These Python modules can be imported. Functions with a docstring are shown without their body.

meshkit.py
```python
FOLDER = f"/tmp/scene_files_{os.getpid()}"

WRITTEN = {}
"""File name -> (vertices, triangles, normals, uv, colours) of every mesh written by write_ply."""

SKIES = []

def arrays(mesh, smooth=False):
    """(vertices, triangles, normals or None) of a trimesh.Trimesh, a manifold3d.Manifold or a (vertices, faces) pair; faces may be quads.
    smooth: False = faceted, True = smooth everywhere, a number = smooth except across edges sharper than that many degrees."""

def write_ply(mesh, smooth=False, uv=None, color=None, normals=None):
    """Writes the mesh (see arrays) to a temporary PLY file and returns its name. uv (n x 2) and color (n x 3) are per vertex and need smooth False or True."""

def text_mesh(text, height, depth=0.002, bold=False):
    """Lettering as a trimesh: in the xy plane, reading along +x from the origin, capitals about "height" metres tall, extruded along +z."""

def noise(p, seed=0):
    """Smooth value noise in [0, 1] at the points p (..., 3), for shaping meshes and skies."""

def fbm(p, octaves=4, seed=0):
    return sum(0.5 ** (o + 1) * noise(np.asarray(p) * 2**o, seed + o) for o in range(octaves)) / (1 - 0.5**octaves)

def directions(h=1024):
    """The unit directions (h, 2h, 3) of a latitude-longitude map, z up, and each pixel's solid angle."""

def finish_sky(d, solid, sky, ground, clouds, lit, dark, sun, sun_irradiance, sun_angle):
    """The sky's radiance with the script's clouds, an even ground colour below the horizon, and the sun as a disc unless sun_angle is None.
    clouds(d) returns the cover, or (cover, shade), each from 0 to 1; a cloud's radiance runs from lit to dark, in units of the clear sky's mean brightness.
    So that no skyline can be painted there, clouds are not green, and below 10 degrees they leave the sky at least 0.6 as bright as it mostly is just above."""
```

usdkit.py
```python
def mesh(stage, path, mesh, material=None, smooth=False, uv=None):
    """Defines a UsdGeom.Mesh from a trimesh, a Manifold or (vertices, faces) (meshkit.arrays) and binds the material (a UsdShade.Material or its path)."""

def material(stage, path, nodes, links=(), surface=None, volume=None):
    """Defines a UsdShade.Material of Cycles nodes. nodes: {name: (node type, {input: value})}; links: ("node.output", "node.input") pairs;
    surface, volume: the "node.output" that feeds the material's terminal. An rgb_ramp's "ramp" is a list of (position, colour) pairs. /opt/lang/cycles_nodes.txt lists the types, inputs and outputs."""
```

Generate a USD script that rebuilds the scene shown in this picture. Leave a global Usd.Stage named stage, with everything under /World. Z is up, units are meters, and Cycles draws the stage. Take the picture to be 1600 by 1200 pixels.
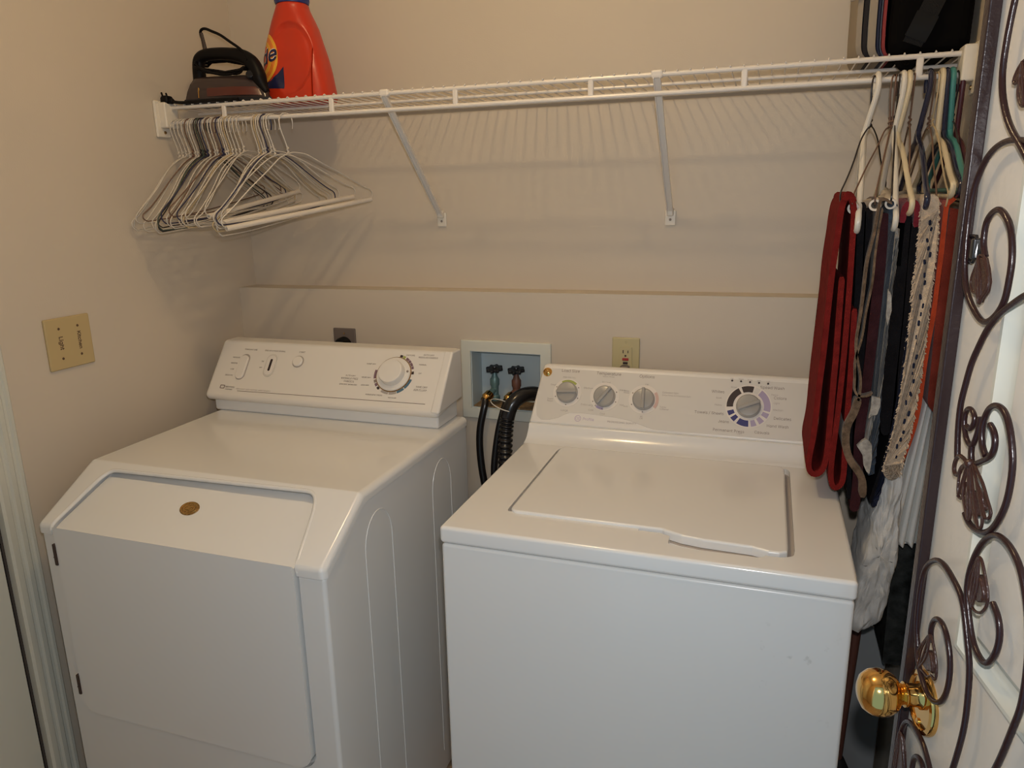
import math, random
import numpy as np, trimesh, usdkit, meshkit
import manifold3d as m3
from manifold3d import Manifold, CrossSection
from shapely.geometry import Polygon, LineString, Point, box as sbox
from shapely import affinity
from scipy.interpolate import CubicSpline
from pxr import Usd, UsdGeom, UsdLux, UsdShade, Gf, Sdf

stage = Usd.Stage.CreateInMemory()
UsdGeom.SetStageUpAxis(stage, 'Z'); UsdGeom.SetStageMetersPerUnit(stage, 1.0)
UsdGeom.Xform.Define(stage, '/World'); UsdGeom.Scope.Define(stage, '/World/Looks')
RNG = np.random.default_rng(7)

# ------------------------------------------------------------------ camera
EYE = np.array([1.48409, -1.90088, 1.46200])
CR, CU, CF = np.array([0.94640987, 0.32252052, -0.01699635]), np.array([-0.06289653, 0.23567146, 0.96979533]), np.array([-0.31678445, 0.91675486, -0.24332721])
cam = UsdGeom.Camera.Define(stage, '/World/camera')
m = Gf.Matrix4d(1)
for i, v in enumerate((CR, CU, -CF, EYE)):
    m.SetRow(i, Gf.Vec4d(*map(float, v), 1.0 if i == 3 else 0.0))
UsdGeom.Xformable(cam).AddTransformOp().Set(m)
cam.CreateHorizontalApertureAttr(36.0); cam.CreateVerticalApertureAttr(27.0)
cam.CreateFocalLengthAttr(1154.8 * 36.0 / 1600)
cam.CreateClippingRangeAttr(Gf.Vec2f(0.02, 100))
cam.CreateExposureAttr(EXPOSURE := 0.0)

# ------------------------------------------------------------------ light: ceiling lamp, camera flash, dim house behind
def sphere_light(name, pos, radius, color, power):
    l = UsdLux.SphereLight.Define(stage, '/World/' + name)
    l.CreateRadiusAttr(radius); l.CreateColorAttr(Gf.Vec3f(*color)); l.CreateIntensityAttr(power)
    l.CreateNormalizeAttr(True)
    UsdGeom.Xformable(l).AddTranslateOp().Set(Gf.Vec3d(*map(float, pos)))
sphere_light('ceiling_lamp', (0.95, -0.92, 2.36), 0.035, (1.0, 0.727, 0.389), 3.0)
fl_ = UsdLux.DiskLight.Define(stage, '/World/camera_flash')
fl_.CreateRadiusAttr(0.014); fl_.CreateColorAttr(Gf.Vec3f(*(1.0, 0.99, 1.0))); fl_.CreateIntensityAttr(FLASH := 2.0); fl_.CreateNormalizeAttr(True)
m = Gf.Matrix4d(1)
for i, v in enumerate((CR, CU, -CF, EYE + CU * 0.072 + CR * 0.012)):
    m.SetRow(i, Gf.Vec4d(*map(float, v), 1.0 if i == 3 else 0.0))
UsdGeom.Xformable(fl_).AddTransformOp().Set(m)
dome = UsdLux.DomeLight.Define(stage, '/World/house_light')
dome.CreateColorAttr(Gf.Vec3f(0.40, 0.73, 1.0)); dome.CreateIntensityAttr(0.20)

# ------------------------------------------------------------------ materials
MATS = {}
def mat(name, color, rough=0.5, metal=0.0, spec=0.5, coat=0.0, var=0.0, vscale=20.0, bump=0.0, bscale=300.0, extra=None):
    p = {'base_color': color, 'roughness': rough, 'metallic': metal, 'specular_ior_level': spec, 'coat_weight': coat, **(extra or {})}
    nodes, links = {'p': ('principled_bsdf', p)}, []
    if var or bump:
        nodes['tc'] = ('texture_coordinate', {})
    if var:
        c = np.array(color)
        nodes['n'] = ('noise_texture', {'scale': vscale, 'detail': 4.0})
        nodes['r'] = ('rgb_ramp', {'ramp': [(0.25, tuple(np.clip(c * (1 - var), 0, 1))), (0.75, tuple(np.clip(c * (1 + var), 0, 1)))]})
        links += [('tc.object', 'n.vector'), ('n.fac', 'r.fac'), ('r.color', 'p.base_color')]
    if bump:
        nodes['bn'] = ('noise_texture', {'scale': bscale, 'detail': 3.0})
        nodes['b'] = ('bump', {'strength': bump, 'distance': 0.002})
        links += [('tc.object', 'bn.vector'), ('bn.fac', 'b.height'), ('b.normal', 'p.normal')]
    MATS[name] = usdkit.material(stage, '/World/Looks/' + name, nodes, links, surface='p.BSDF')
    return MATS[name]

mat('wall_paint', (0.60, 0.52, 0.42), 0.55, var=0.02, vscale=3, bump=0.12, bscale=260)
mat('ceiling_paint', (0.72, 0.68, 0.62), 0.8)
mat('floor_vinyl', (0.42, 0.30, 0.20), 0.4, var=0.2, vscale=8)
mat('trim_paint', (0.60, 0.60, 0.53), 0.32)
mat('gap_dark', (0.05, 0.04, 0.035), 0.8)
mat('door_paint', (0.66, 0.62, 0.555), 0.35, bump=0.15, bscale=90)
mat('enamel', (0.78, 0.77, 0.745), 0.16, coat=0.3)
mat('enamel_side', (0.76, 0.75, 0.725), 0.22)
usdkit.material(stage, '/World/Looks/enamel_scuffed', {'p': ('principled_bsdf', {'roughness': 0.22}), 'tc': ('texture_coordinate', {}), 'geo': ('geometry', {}),
    'n': ('noise_texture', {'scale': 38.0, 'detail': 3.0, 'roughness': 0.6}), 'r': ('rgb_ramp', {'ramp': [(0.0, (0, 0, 0)), (0.62, (0, 0, 0)), (0.70, (1, 1, 1)), (1.0, (1, 1, 1))]}),
    'mp': ('mapping', {'mapping_type': 'point', 'location': (-1.57 * 11, 0.79 * 11, -0.73 * 7.0), 'scale': (11.0, 11.0, 7.0)}), 'g': ('gradient_texture', {'gradient_type': 'spherical'}),
    'm': ('math', {'math_type': 'multiply'}), 'm2': ('math', {'math_type': 'multiply', 'value2': 0.55, 'use_clamp': True}), 'c': ('mix', {'color1': (0.76, 0.75, 0.725), 'color2': (0.50, 0.485, 0.44)})},
    [('geo.position', 'n.vector'), ('n.fac', 'r.fac'), ('geo.position', 'mp.vector'), ('mp.vector', 'g.vector'), ('r.color', 'm.value1'), ('g.fac', 'm.value2'), ('m.value', 'm2.value1'), ('m2.value', 'c.fac'), ('c.color', 'p.base_color')], surface='p.BSDF')
MATS['enamel_scuffed'] = UsdShade.Material.Get(stage, '/World/Looks/enamel_scuffed')
mat('white_plastic', (0.78, 0.74, 0.68), 0.3)
mat('panel_grey', (0.66, 0.62, 0.56), 0.38)
mat('knob_grey', (0.36, 0.34, 0.31), 0.25, coat=0.5)
mat('print_grey', (0.27, 0.22, 0.19), 0.6)
mat('print_pale', (0.42, 0.37, 0.33), 0.6)
mat('print_lilac', (0.55, 0.45, 0.55), 0.5)
mat('segment_black', (0.035, 0.02, 0.02), 0.4)
mat('segment_navy', (0.035, 0.035, 0.16), 0.4)
mat('segment_lilac', (0.40, 0.33, 0.46), 0.4)
mat('segment_blue', (0.08, 0.17, 0.24), 0.4)
mat('segment_plum', (0.20, 0.12, 0.15), 0.4)
mat('segment_green', (0.36, 0.40, 0.10), 0.4)
mat('segment_pink', (0.62, 0.42, 0.36), 0.4)
mat('brass', (0.83, 0.50, 0.16), 0.10, metal=1.0)
mat('antique_brass', (0.38, 0.24, 0.10), 0.35, metal=1.0, var=0.5, vscale=300)
mat('hinge_brown', (0.09, 0.06, 0.05), 0.4, metal=0.6)
mat('shelf_white', (0.76, 0.70, 0.63), 0.28)
mat('shelf_plastic', (0.74, 0.68, 0.58), 0.4)
mat('wire_white', (0.60, 0.54, 0.46), 0.35)
mat('wire_gold', (0.50, 0.38, 0.22), 0.4)
mat('wire_brown', (0.16, 0.09, 0.06), 0.4)
mat('wire_navy', (0.03, 0.03, 0.07), 0.3)
mat('wire_green', (0.06, 0.08, 0.06), 0.35)
mat('wire_black', (0.025, 0.02, 0.02), 0.3)
mat('paper_tube', (0.70, 0.62, 0.52), 0.7)
mat('plastic_white', (0.72, 0.68, 0.60), 0.3)
mat('plastic_cream', (0.66, 0.56, 0.38), 0.35)
mat('plastic_tan', (0.50, 0.30, 0.15), 0.4)
mat('plastic_navy', (0.015, 0.018, 0.045), 0.18, coat=0.5)
mat('plastic_teal', (0.06, 0.24, 0.22), 0.3)
mat('plastic_black', (0.008, 0.008, 0.008), 0.55, spec=0.15)
mat('iron_black', (0.005, 0.004, 0.004), 0.45, spec=0.15)
mat('iron_smoke', (0.045, 0.029, 0.027), 0.2, spec=0.5)
mat('iron_red', (0.10, 0.024, 0.016), 0.25)
mat('iron_steel', (0.03, 0.03, 0.035), 0.3, metal=0.6)
mat('bottle_orange', (0.56, 0.036, 0.010), 0.30)
mat('bottle_blue', (0.02, 0.03, 0.16), 0.35)
mat('label_red', (0.72, 0.09, 0.02), 0.35)
mat('label_orange', (0.80, 0.22, 0.03), 0.35)
mat('label_yellow', (0.85, 0.42, 0.04), 0.35)
mat('label_navy', (0.013, 0.015, 0.06), 0.4)
mat('label_white', (0.8, 0.78, 0.75), 0.4)
mat('bag_black', (0.0035, 0.003, 0.003), 0.9, spec=0.06)
mat('strap_black', (0.008, 0.0075, 0.0075), 0.7, spec=0.2, bump=0.5, bscale=500)
mat('canvas_grey', (0.30, 0.25, 0.19), 0.9)
mat('canvas_black', (0.012, 0.010, 0.012), 0.9)
mat('canvas_blue', (0.015, 0.02, 0.05), 0.9)
mat('canvas_red', (0.25, 0.035, 0.035), 0.9)
mat('canvas_slate', (0.10, 0.12, 0.17), 0.9)
def cloth(name, color, var=0.25, vscale=60, bump=0.6, bscale=700, sheen=0.2):
    mat(name, color, 0.95, spec=0.1, var=var, vscale=vscale, bump=bump, bscale=bscale, extra={'sheen_weight': sheen})
cloth('felt_red', (0.165, 0.013, 0.011), sheen=0)
cloth('cloth_black', (0.010, 0.009, 0.010), sheen=0)
cloth('cloth_taupe', (0.15, 0.10, 0.065), 0.5, 90)
cloth('cloth_maroon', (0.05, 0.016, 0.018), sheen=0)
cloth('denim', (0.05, 0.07, 0.10), 0.6, 25)
cloth('cloth_patch', (0.36, 0.33, 0.29), 0.5, 30)
cloth('cloth_white_patch', (0.36, 0.335, 0.30), 0.45, 90)
cloth('knit_cream', (0.56, 0.44, 0.32), 0.2, 120, 1.0, 350)
cloth('knit_navy', (0.02, 0.025, 0.05), sheen=0)
cloth('cloth_rust', (0.50, 0.065, 0.022), 0.2)
cloth('cloth_rust_dark', (0.20, 0.03, 0.018), 0.35, 18)
cloth('cloth_wine', (0.20, 0.02, 0.03), 0.2)
cloth('cotton_white', (0.74, 0.73, 0.69), 0.05, 20, 0.3)
cloth('cotton_grey', (0.60, 0.59, 0.565), 0.18, 25, 0.3)
cloth('cloth_dark_print', (0.03, 0.032, 0.03), 0.7, 45, sheen=0)
mat('board_grey', (0.30, 0.31, 0.315), 0.7)
mat('wood_brown', (0.13, 0.05, 0.035), 0.45)
mat('bristle_black', (0.008, 0.007, 0.007), 0.7)
mat('iron_bronze', (0.024, 0.009, 0.010), 0.24, spec=0.45, bump=0.25, bscale=200)
mat('bar_bronze', (0.026, 0.014, 0.015), 0.28, spec=0.45, bump=0.35, bscale=160)
mat('leaf_bronze', (0.045, 0.018, 0.014), 0.28, spec=0.5, bump=0.5, bscale=250)
mat('black_metal', (0.012, 0.012, 0.014), 0.25, coat=0.4)
mat('ivory_plate', (0.50, 0.38, 0.185), 0.4)
mat('ivory_beige', (0.52, 0.45, 0.25), 0.35)
mat('ink_brown', (0.10, 0.055, 0.03), 0.7)
mat('grey_plate', (0.16, 0.13, 0.115), 0.4)
mat('box_plastic', (0.66, 0.66, 0.58), 0.4)
mat('box_inside', (0.50, 0.56, 0.56), 0.5)
mat('grime', (0.24, 0.15, 0.07), 0.9, var=0.5, vscale=120)
mat('valve_teal', (0.13, 0.22, 0.22), 0.4, metal=0.3)
mat('valve_grey', (0.30, 0.33, 0.32), 0.35, metal=0.5)
mat('valve_rust', (0.14, 0.06, 0.04), 0.5)
mat('handle_black', (0.015, 0.015, 0.018), 0.35)
mat('hose_black', (0.010, 0.009, 0.010), 0.25, coat=0.3)
mat('zip_white', (0.62, 0.58, 0.50), 0.5)
mat('button_red', (0.35, 0.03, 0.03), 0.4)

# ------------------------------------------------------------------ prims
USED = {}
LOC = {}
def numbered(parent, name):
    k = USED.get((parent, name), 0); USED[(parent, name)] = k + 1
    return name if k == 0 else '%s_%03d' % (name, k)
def meta(prim, label=None, cat=None, group=None, kind=None):
    for k, v in (('label', label), ('category', cat), ('group', group), ('kind', kind)):
        if v: prim.SetCustomDataByKey(k, v)
def thing(name, label, cat, loc=(0, 0, 0), group=None, kind=None):
    p = '/World/' + numbered('/World', name)
    x = UsdGeom.Xform.Define(stage, p); x.AddTranslateOp().Set(Gf.Vec3d(*map(float, loc)))
    LOC[p] = np.array(loc, float)
    meta(x.GetPrim(), label, cat, group, kind)
    return p
def part(parent, name, mesh, material, smooth=35, label=None, kind=None):
    """One Mesh prim; mesh is given in world coordinates."""
    parent = parent or '/World'
    p = parent + '/' + numbered(parent, name)
    v, f, _ = meshkit.arrays(mesh)
    v = v - LOC.get(parent, np.zeros(3))
    g = usdkit.mesh(stage, p, trimesh.Trimesh(v, f, process=False), MATS[material], smooth=smooth)
    LOC[p] = LOC.get(parent, np.zeros(3))
    if name in ('lettering', 'knob_tick', 'maker_name', 'handwriting', 'badge_relief'): kind = 'stuff'
    meta(g.GetPrim(), label, None, None, kind)
    return p
def solo(name, mesh, material, label, cat, group=None, smooth=35):
    p = part(None, name, mesh, material, smooth); meta(stage.GetPrimAtPath(p), label, cat, group); return p
def struct(name, mesh, material, smooth=35):
    p = part(None, name, mesh, material, smooth); meta(stage.GetPrimAtPath(p), kind='structure'); return p

# ------------------------------------------------------------------ shapes
def T(m):
    if hasattr(m, 'to_mesh'):
        v, f, _ = meshkit.arrays(m); return trimesh.Trimesh(v, f, process=False)
    return m
def cat(*ms): return trimesh.util.concatenate([T(m) for m in ms])
def mani(t):
    t = T(t); return Manifold(m3.Mesh(np.asarray(t.vertices, np.float32), np.asarray(t.faces, np.uint32)))
def ball(p, r, seg=16): return Manifold.sphere(r, seg).translate(tuple(map(float, p)))
def hull(pts, r, seg=16): return Manifold.batch_hull([ball(p, r, seg) for p in pts])
def rbox(x0, x1, y0, y1, z0, z1, r=0.002, seg=8):
    r = min(r, (x1 - x0) / 2.001, (y1 - y0) / 2.001, (z1 - z0) / 2.001)
    return hull([(x, y, z) for x in (x0 + r, x1 - r) for y in (y0 + r, y1 - r) for z in (z0 + r, z1 - r)], r, seg)
def pbox(x0, x1, y0, y1, z0, z1):
    return Manifold.cube((x1 - x0, y1 - y0, z1 - z0)).translate((x0, y0, z0))
def spl(pts, n=40, closed=False):
    p = np.asarray(pts, float)
    if closed: p = np.vstack([p, p[:1]])
    t = np.concatenate([[0], np.cumsum(np.linalg.norm(np.diff(p, axis=0), axis=1) ** 0.6)])
    c = CubicSpline(t, p, bc_type='periodic' if closed else 'natural')
    q = c(np.linspace(0, t[-1], n + (1 if closed else 0)))
    return q[:-1] if closed else q
def tube(pts, r, sides=8, closed=False, flat=None):
    p = np.asarray(pts, float); n = len(p)
    if closed:
        t = np.roll(p, -1, 0) - np.roll(p, 1, 0)
    else:
        t = np.gradient(p, axis=0)
    t /= np.linalg.norm(t, axis=1, keepdims=True) + 1e-12
    a = np.cross(t[0], [0, 0, 1.0]) if abs(t[0][2]) < 0.9 else np.cross(t[0], [1.0, 0, 0])
    A = []
    for i in range(n):
        a = a - t[i] * (a @ t[i]); a = a / (np.linalg.norm(a) + 1e-12); A.append(a)
    A = np.array(A); B = np.cross(t, A)
    r = np.broadcast_to(np.asarray(r, float), (n,))
    th = np.arange(sides) * 2 * np.pi / sides
    v = p[:, None] + r[:, None, None] * (np.cos(th)[None, :, None] * A[:, None] + np.sin(th)[None, :, None] * B[:, None])
    m_ = n if closed else n - 1
    f = []
    for i in range(m_):
        j = (i + 1) % n
        for k in range(sides):
            l = (k + 1) % sides
            f += [(i * sides + k, i * sides + l, j * sides + l), (i * sides + k, j * sides + l, j * sides + k)]
    v = v.reshape(-1, 3)
    if not closed:
        v = np.vstack([v, p[0] - t[0] * r[0] * 0.35, p[-1] + t[-1] * r[-1] * 0.35]); a0, a1 = n * sides, n * sides + 1
        for k in range(sides):
            l = (k + 1) % sides
            f += [(a0, l, k), (a1, (n - 1) * sides + k, (n - 1) * sides + l)]
    tm = trimesh.Trimesh(v, np.array(f)[:, ::-1] if False else np.array(f), process=False)
    return tm
def frame(o, ex, ey, ez):
    M = np.eye(4); M[:3, 0], M[:3, 1], M[:3, 2], M[:3, 3] = ex, ey, ez, o; return M
def put(mesh, M):
    mesh = T(mesh).copy(); mesh.apply_transform(M); return mesh
def lathe(profile, seg=32):
    """profile [(r, h)] turned about +z."""
    return trimesh.creation.revolve(np.asarray(profile, float), sections=seg)
def lathe_on(profile, o, axis, seg=32):
    axis = np.asarray(axis, float) / np.linalg.norm(axis)
    a = np.cross(axis, [0, 0, 1.0]) if abs(axis[2]) < 0.9 else np.array([1.0, 0, 0])
    a = a - axis * (a @ axis); a /= np.linalg.norm(a)
    return put(lathe(profile, seg), frame(o, a, np.cross(axis, a), axis))
def prism(poly, h, bevel=0.0):
    """Polygon in xy lifted to +z, the top edge chamfered."""
    if not bevel:
        gs = getattr(poly, 'geoms', [poly])
        return cat(*[trimesh.creation.extrude_polygon(g, h, engine='earcut') for g in gs])
    ring = np.array(Polygon(poly.exterior).segmentize(0.02).exterior.coords)[:-1]
    if Polygon(ring).exterior.is_ccw is False: ring = ring[::-1]
    keep = np.linalg.norm(ring - np.roll(ring, 1, 0), axis=1) > 2e-5; ring = ring[keep]; k = len(ring)
    d0 = ring - np.roll(ring, 1, 0); d0 /= np.linalg.norm(d0, axis=1, keepdims=True); d1 = np.roll(d0, -1, 0)
    nrm = np.column_stack([d0[:, 1] + d1[:, 1], -(d0[:, 0] + d1[:, 0])]); nrm /= np.linalg.norm(nrm, axis=1, keepdims=True) + 1e-12
    nrm = nrm / np.clip(nrm[:, 0] * d0[:, 1] - nrm[:, 1] * d0[:, 0], 0.5, 1)[:, None]
    lay_ = [(0.0, 0.0), (h - bevel, 0.0)] + [(h - bevel + bevel * math.sin(q), bevel * (1 - math.cos(q))) for q in np.linspace(0, math.pi / 2, 5)[1:]] + [(h, bevel * 1.12)]
    V = np.vstack([np.column_stack([ring - nrm * o_, np.full(k, z_)]) for z_, o_ in lay_]); F = []
    for i in range(len(lay_) - 1):
        for j in range(k):
            l = (j + 1) % k; F += [(i * k + j, i * k + l, (i + 1) * k + l), (i * k + j, (i + 1) * k + l, (i + 1) * k + j)]
    import mapbox_earcut
    cap = mapbox_earcut.triangulate_float64(ring, np.array([k], np.uint32)).reshape(-1, 3).astype(int)
    x_, y_ = ring[cap][:, :, 0], ring[cap][:, :, 1]
    if ((x_[:, 1] - x_[:, 0]) * (y_[:, 2] - y_[:, 0]) - (x_[:, 2] - x_[:, 0]) * (y_[:, 1] - y_[:, 0])).sum() < 0: cap = cap[:, ::-1]
    return trimesh.Trimesh(V, np.vstack([F, cap[:, ::-1], cap + (len(lay_) - 1) * k]), process=False)
def rrect(x0, x1, y0, y1, r, q=6):
    return sbox(x0 + r, y0 + r, x1 - r, y1 - r).buffer(r, quad_segs=q)
def writing(items, put_at, depth=0.0003, bold=False):
    """items: (text, x, t, height, align) laid on a plane by put_at(x, t) -> 4x4; one mesh."""
    ms = []
    for it in items:
        s, x, t, h = it[:4]; al = it[4] if len(it) > 4 else 0.5; rot = it[5] if len(it) > 5 else 0.0
        tm = meshkit.text_mesh(s, h, depth, bold)
        b = tm.bounds; tm.apply_translation([-(b[0][0] + (b[1][0] - b[0][0]) * al), -h / 2, 0])
        if rot: tm.apply_transform(trimesh.transformations.rotation_matrix(rot, [0, 0, 1]))
        ms.append(put(tm, put_at(x, t)))
    return cat(*ms)
# ------------------------------------------------------------------ the room
W, DL, ZL, H, YF = 1.8155, 0.0773, 1.2195, 2.44, -1.79
led = Polygon([(0, 0), (-DL, 0), (-DL, ZL), (0, ZL)])
wall = pbox(-0.12, W + 0.12, 0, 0.10, 0, H)
# the boxed-out lower wall; its top runs up a little to the right
lower = Manifold.hull_points(np.array([(x, y, z) for x, dz in ((-0.12, -0.001), (W + 0.12, 0.012)) for y in (-DL, 0.002) for z in (0, ZL + dz)]))
wall = wall + lower - pbox(0.7386, 0.9370, -0.2, -0.006, 0.905, 1.0648)
struct('wall_back', wall, 'wall_paint', smooth=False)
lw = pbox(-0.12, 0, YF - 0.12, 0, 0, H) - pbox(-0.2, 0.1, -1.66, -0.885, -0.1, 2.04)
struct('wall_left', lw, 'wall_paint', smooth=False)
struct('wall_right', pbox(W, W + 0.12, YF - 0.12, 0, 0, H), 'wall_paint', smooth=False)
struct('wall_front', pbox(-0.12, W + 0.12, YF - 0.12, YF, 0, H) - pbox(1.02, 1.805, YF - 0.3, YF + 0.1, -0.1, 2.045), 'wall_paint', smooth=False)
struct('floor', pbox(-0.12, W + 0.12, YF - 0.12, 0.1, -0.05, 0), 'floor_vinyl', smooth=False)
struct('ceiling', pbox(-0.12, W + 0.12, YF - 0.12, 0.1, H, H + 0.05), 'ceiling_paint', smooth=False)
# casing of the side doorway on the left wall
def casing_profile():
    pts = [(0, 0), (0.010, 0), (0.014, 0.004), (0.014, 0.010), (0.0105, 0.013), (0.0105, 0.019), (0.0155, 0.024), (0.0165, 0.034), (0.0125, 0.038), (0.0125, 0.043), (0.017, 0.047), (0.0185, 0.060), (0.016, 0.066), (0, 0.066)]
    return Polygon(pts)
cp = prism(casing_profile(), 2.08)
struct('trim_1', put(cp, frame((0, -0.834, 0), (1, 0, 0), (0, -1, 0), (0, 0, -1)) @ np.diag([1, 1, -1, 1])), 'trim_paint', smooth=20)
jp = part(None, 'trim_2', pbox(-0.06, 0.0, -0.9055, -0.9, 0, 2.05) + pbox(-0.06, -0.006, -0.9085, -0.9054, 0, 2.05), 'gap_dark', smooth=False)
meta(stage.GetPrimAtPath(jp), kind='structure')
d2 = thing('door_2', 'plain beige door closed in the left wall', None, (-0.02, -1.28, 0)); meta(stage.GetPrimAtPath(d2), kind='structure')
part(d2, 'door_slab', rbox(-0.045, 0.004, -1.655, -0.9095, 0.008, 2.03, 0.003), 'trim_paint')

# ------------------------------------------------------------------ wire shelf
SY, SZ, LZ = -0.294, 1.6995, 1.6635
sh = thing('wire_shelf', 'long white ventilated wire shelf with hanging rod on diagonal braces above the machines', 'shelf', (0, 0, SZ))
def rail(name, y, z, r): part(sh, name, tube([(0.006, y, z), (0.6, y, z), (1.2, y, z), (W - 0.006, y, z)], r, 10), 'shelf_white')
rail('front_rail', SY, SZ, 0.0048); rail('hanging_rod', SY, LZ, 0.0048); rail('middle_rail', -0.172, 1.6965, 0.0036); rail('back_rail', -0.010, 1.6965, 0.0036)
x = 0.020
while x < W - 0.012:
    part(sh, 'deck_wire', tube([(x, -0.004, 1.7025), (x, -0.1, 1.7025), (x, -0.2, 1.7025), (x, SY + 0.006, 1.7035), (x, SY - 0.002, 1.7062), (x, SY - 0.006, 1.7040)], 0.0016, 6), 'shelf_white')
    x += 0.0254
for x in (0.188, 0.493, 0.808, 1.1135, 1.419, 1.7235):
    part(sh, 'lip_support', rbox(x - 0.0062, x + 0.0062, SY - 0.004, SY + 0.004, LZ - 0.002, SZ + 0.002, 0.003), 'shelf_white')
for x, s in ((0.0, 1), (W, -1)):
    b = part(sh, 'end_bracket', cat(rbox(min(x, x + s * 0.028), max(x, x + s * 0.028), -0.318, -0.272, 1.650, 1.712, 0.004), rbox(min(x, x + s * 0.008), max(x, x + s * 0.008), -0.330, -0.285, 1.628, 1.716, 0.003)), 'shelf_plastic')
    part(b, 'bracket_screw', lathe_on([(0, 0), (0.004, 0.0), (0.0035, 0.002), (0, 0.0026)], (x + s * 0.008, -0.305, 1.640), (s, 0, 0), 12), 'antique_brass', label='small screw')
for x in (0.634, 1.250):
    top, foot = np.array([x, SY, SZ]), np.array([x, -0.006, 1.424])
    d = (foot - top) / np.linalg.norm(foot - top); nrm = np.cross([1, 0, 0], d)
    L = np.linalg.norm(foot - top)
    sec = Polygon([(-0.0075, 0), (-0.0075, 0.007), (-0.0055, 0.007), (-0.0055, 0.002), (0.0055, 0.002), (0.0055, 0.007), (0.0075, 0.007), (0.0075, 0)])
    br = part(sh, 'brace', cat(put(prism(sec, L - 0.004), frame(top + nrm * -0.004, (1, 0, 0), -nrm, d) @ np.diag([1, 1, 1, 1])), rbox(x - 0.012, x + 0.012, SY - 0.0075, SY + 0.0075, SZ - 0.0075, SZ + 0.0085, 0.004)), 'shelf_white', smooth=20)
    part(br, 'brace_foot', cat(rbox(x - 0.0135, x + 0.0135, -0.006, 0.0, 1.390, 1.428, 0.0028), rbox(x - 0.008, x + 0.008, -0.016, 0.0, 1.414, 1.434, 0.0028)), 'shelf_plastic')
    part(br, 'brace_screw', lathe_on([(0, 0), (0.0032, 0), (0.0026, 0.0016), (0, 0.002)], (x, -0.006, 1.405), (0, -1, 0), 12), 'print_grey')

# ------------------------------------------------------------------ dryer
DX0, DX1 = 0.0888, 0.7748
dry = thing('dryer', 'white front-loading clothes dryer with sloped front and bronze oval badge', 'dryer', ((DX0 + DX1) / 2, -0.55, 0))
R = 0.013
def inset_hull(poly, x0, x1, r, seg=16):
    c = Polygon(poly).buffer(-r, join_style=2)
    return hull([(x, y, z) for x in (x0 + r, x1 - r) for y, z in list(c.exterior.coords)[:-1]], r, seg)
SL0, SL1 = np.array([-0.738, 0.9175]), np.array([-0.887, 0.8286])
sd = (SL1 - SL0) / np.linalg.norm(SL1 - SL0); sn = np.array([sd[1], -sd[0]])   # outward normal in (y, z)
outer = inset_hull([(-0.20, 0.9175), tuple(SL0), tuple(SL1), (-0.887, 0.72), (-0.20, 0.72)], DX0, DX1, R)
th = 0.0225
low = [(0.1, 0.9175 - th), (-0.7315, 0.9175 - th), (-0.8745, 0.8085), (-1.1, 0.8085), (-1.1, 0.0), (0.1, 0.0)]
def xz_prism(poly, y0, y1):       # polygon in (x, z) run along y
    return mani(put(prism(poly, y1 - y0), frame((0, y1, 0), (1, 0, 0), (0, 0, 1), (0, -1, 0))))
def yz_prism(poly, x0, x1):       # polygon in (y, z) run along x
    return mani(put(prism(Polygon(poly), x1 - x0), frame((x0, 0, 0), (0, 1, 0), (0, 0, 1), (1, 0, 0))))
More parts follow.
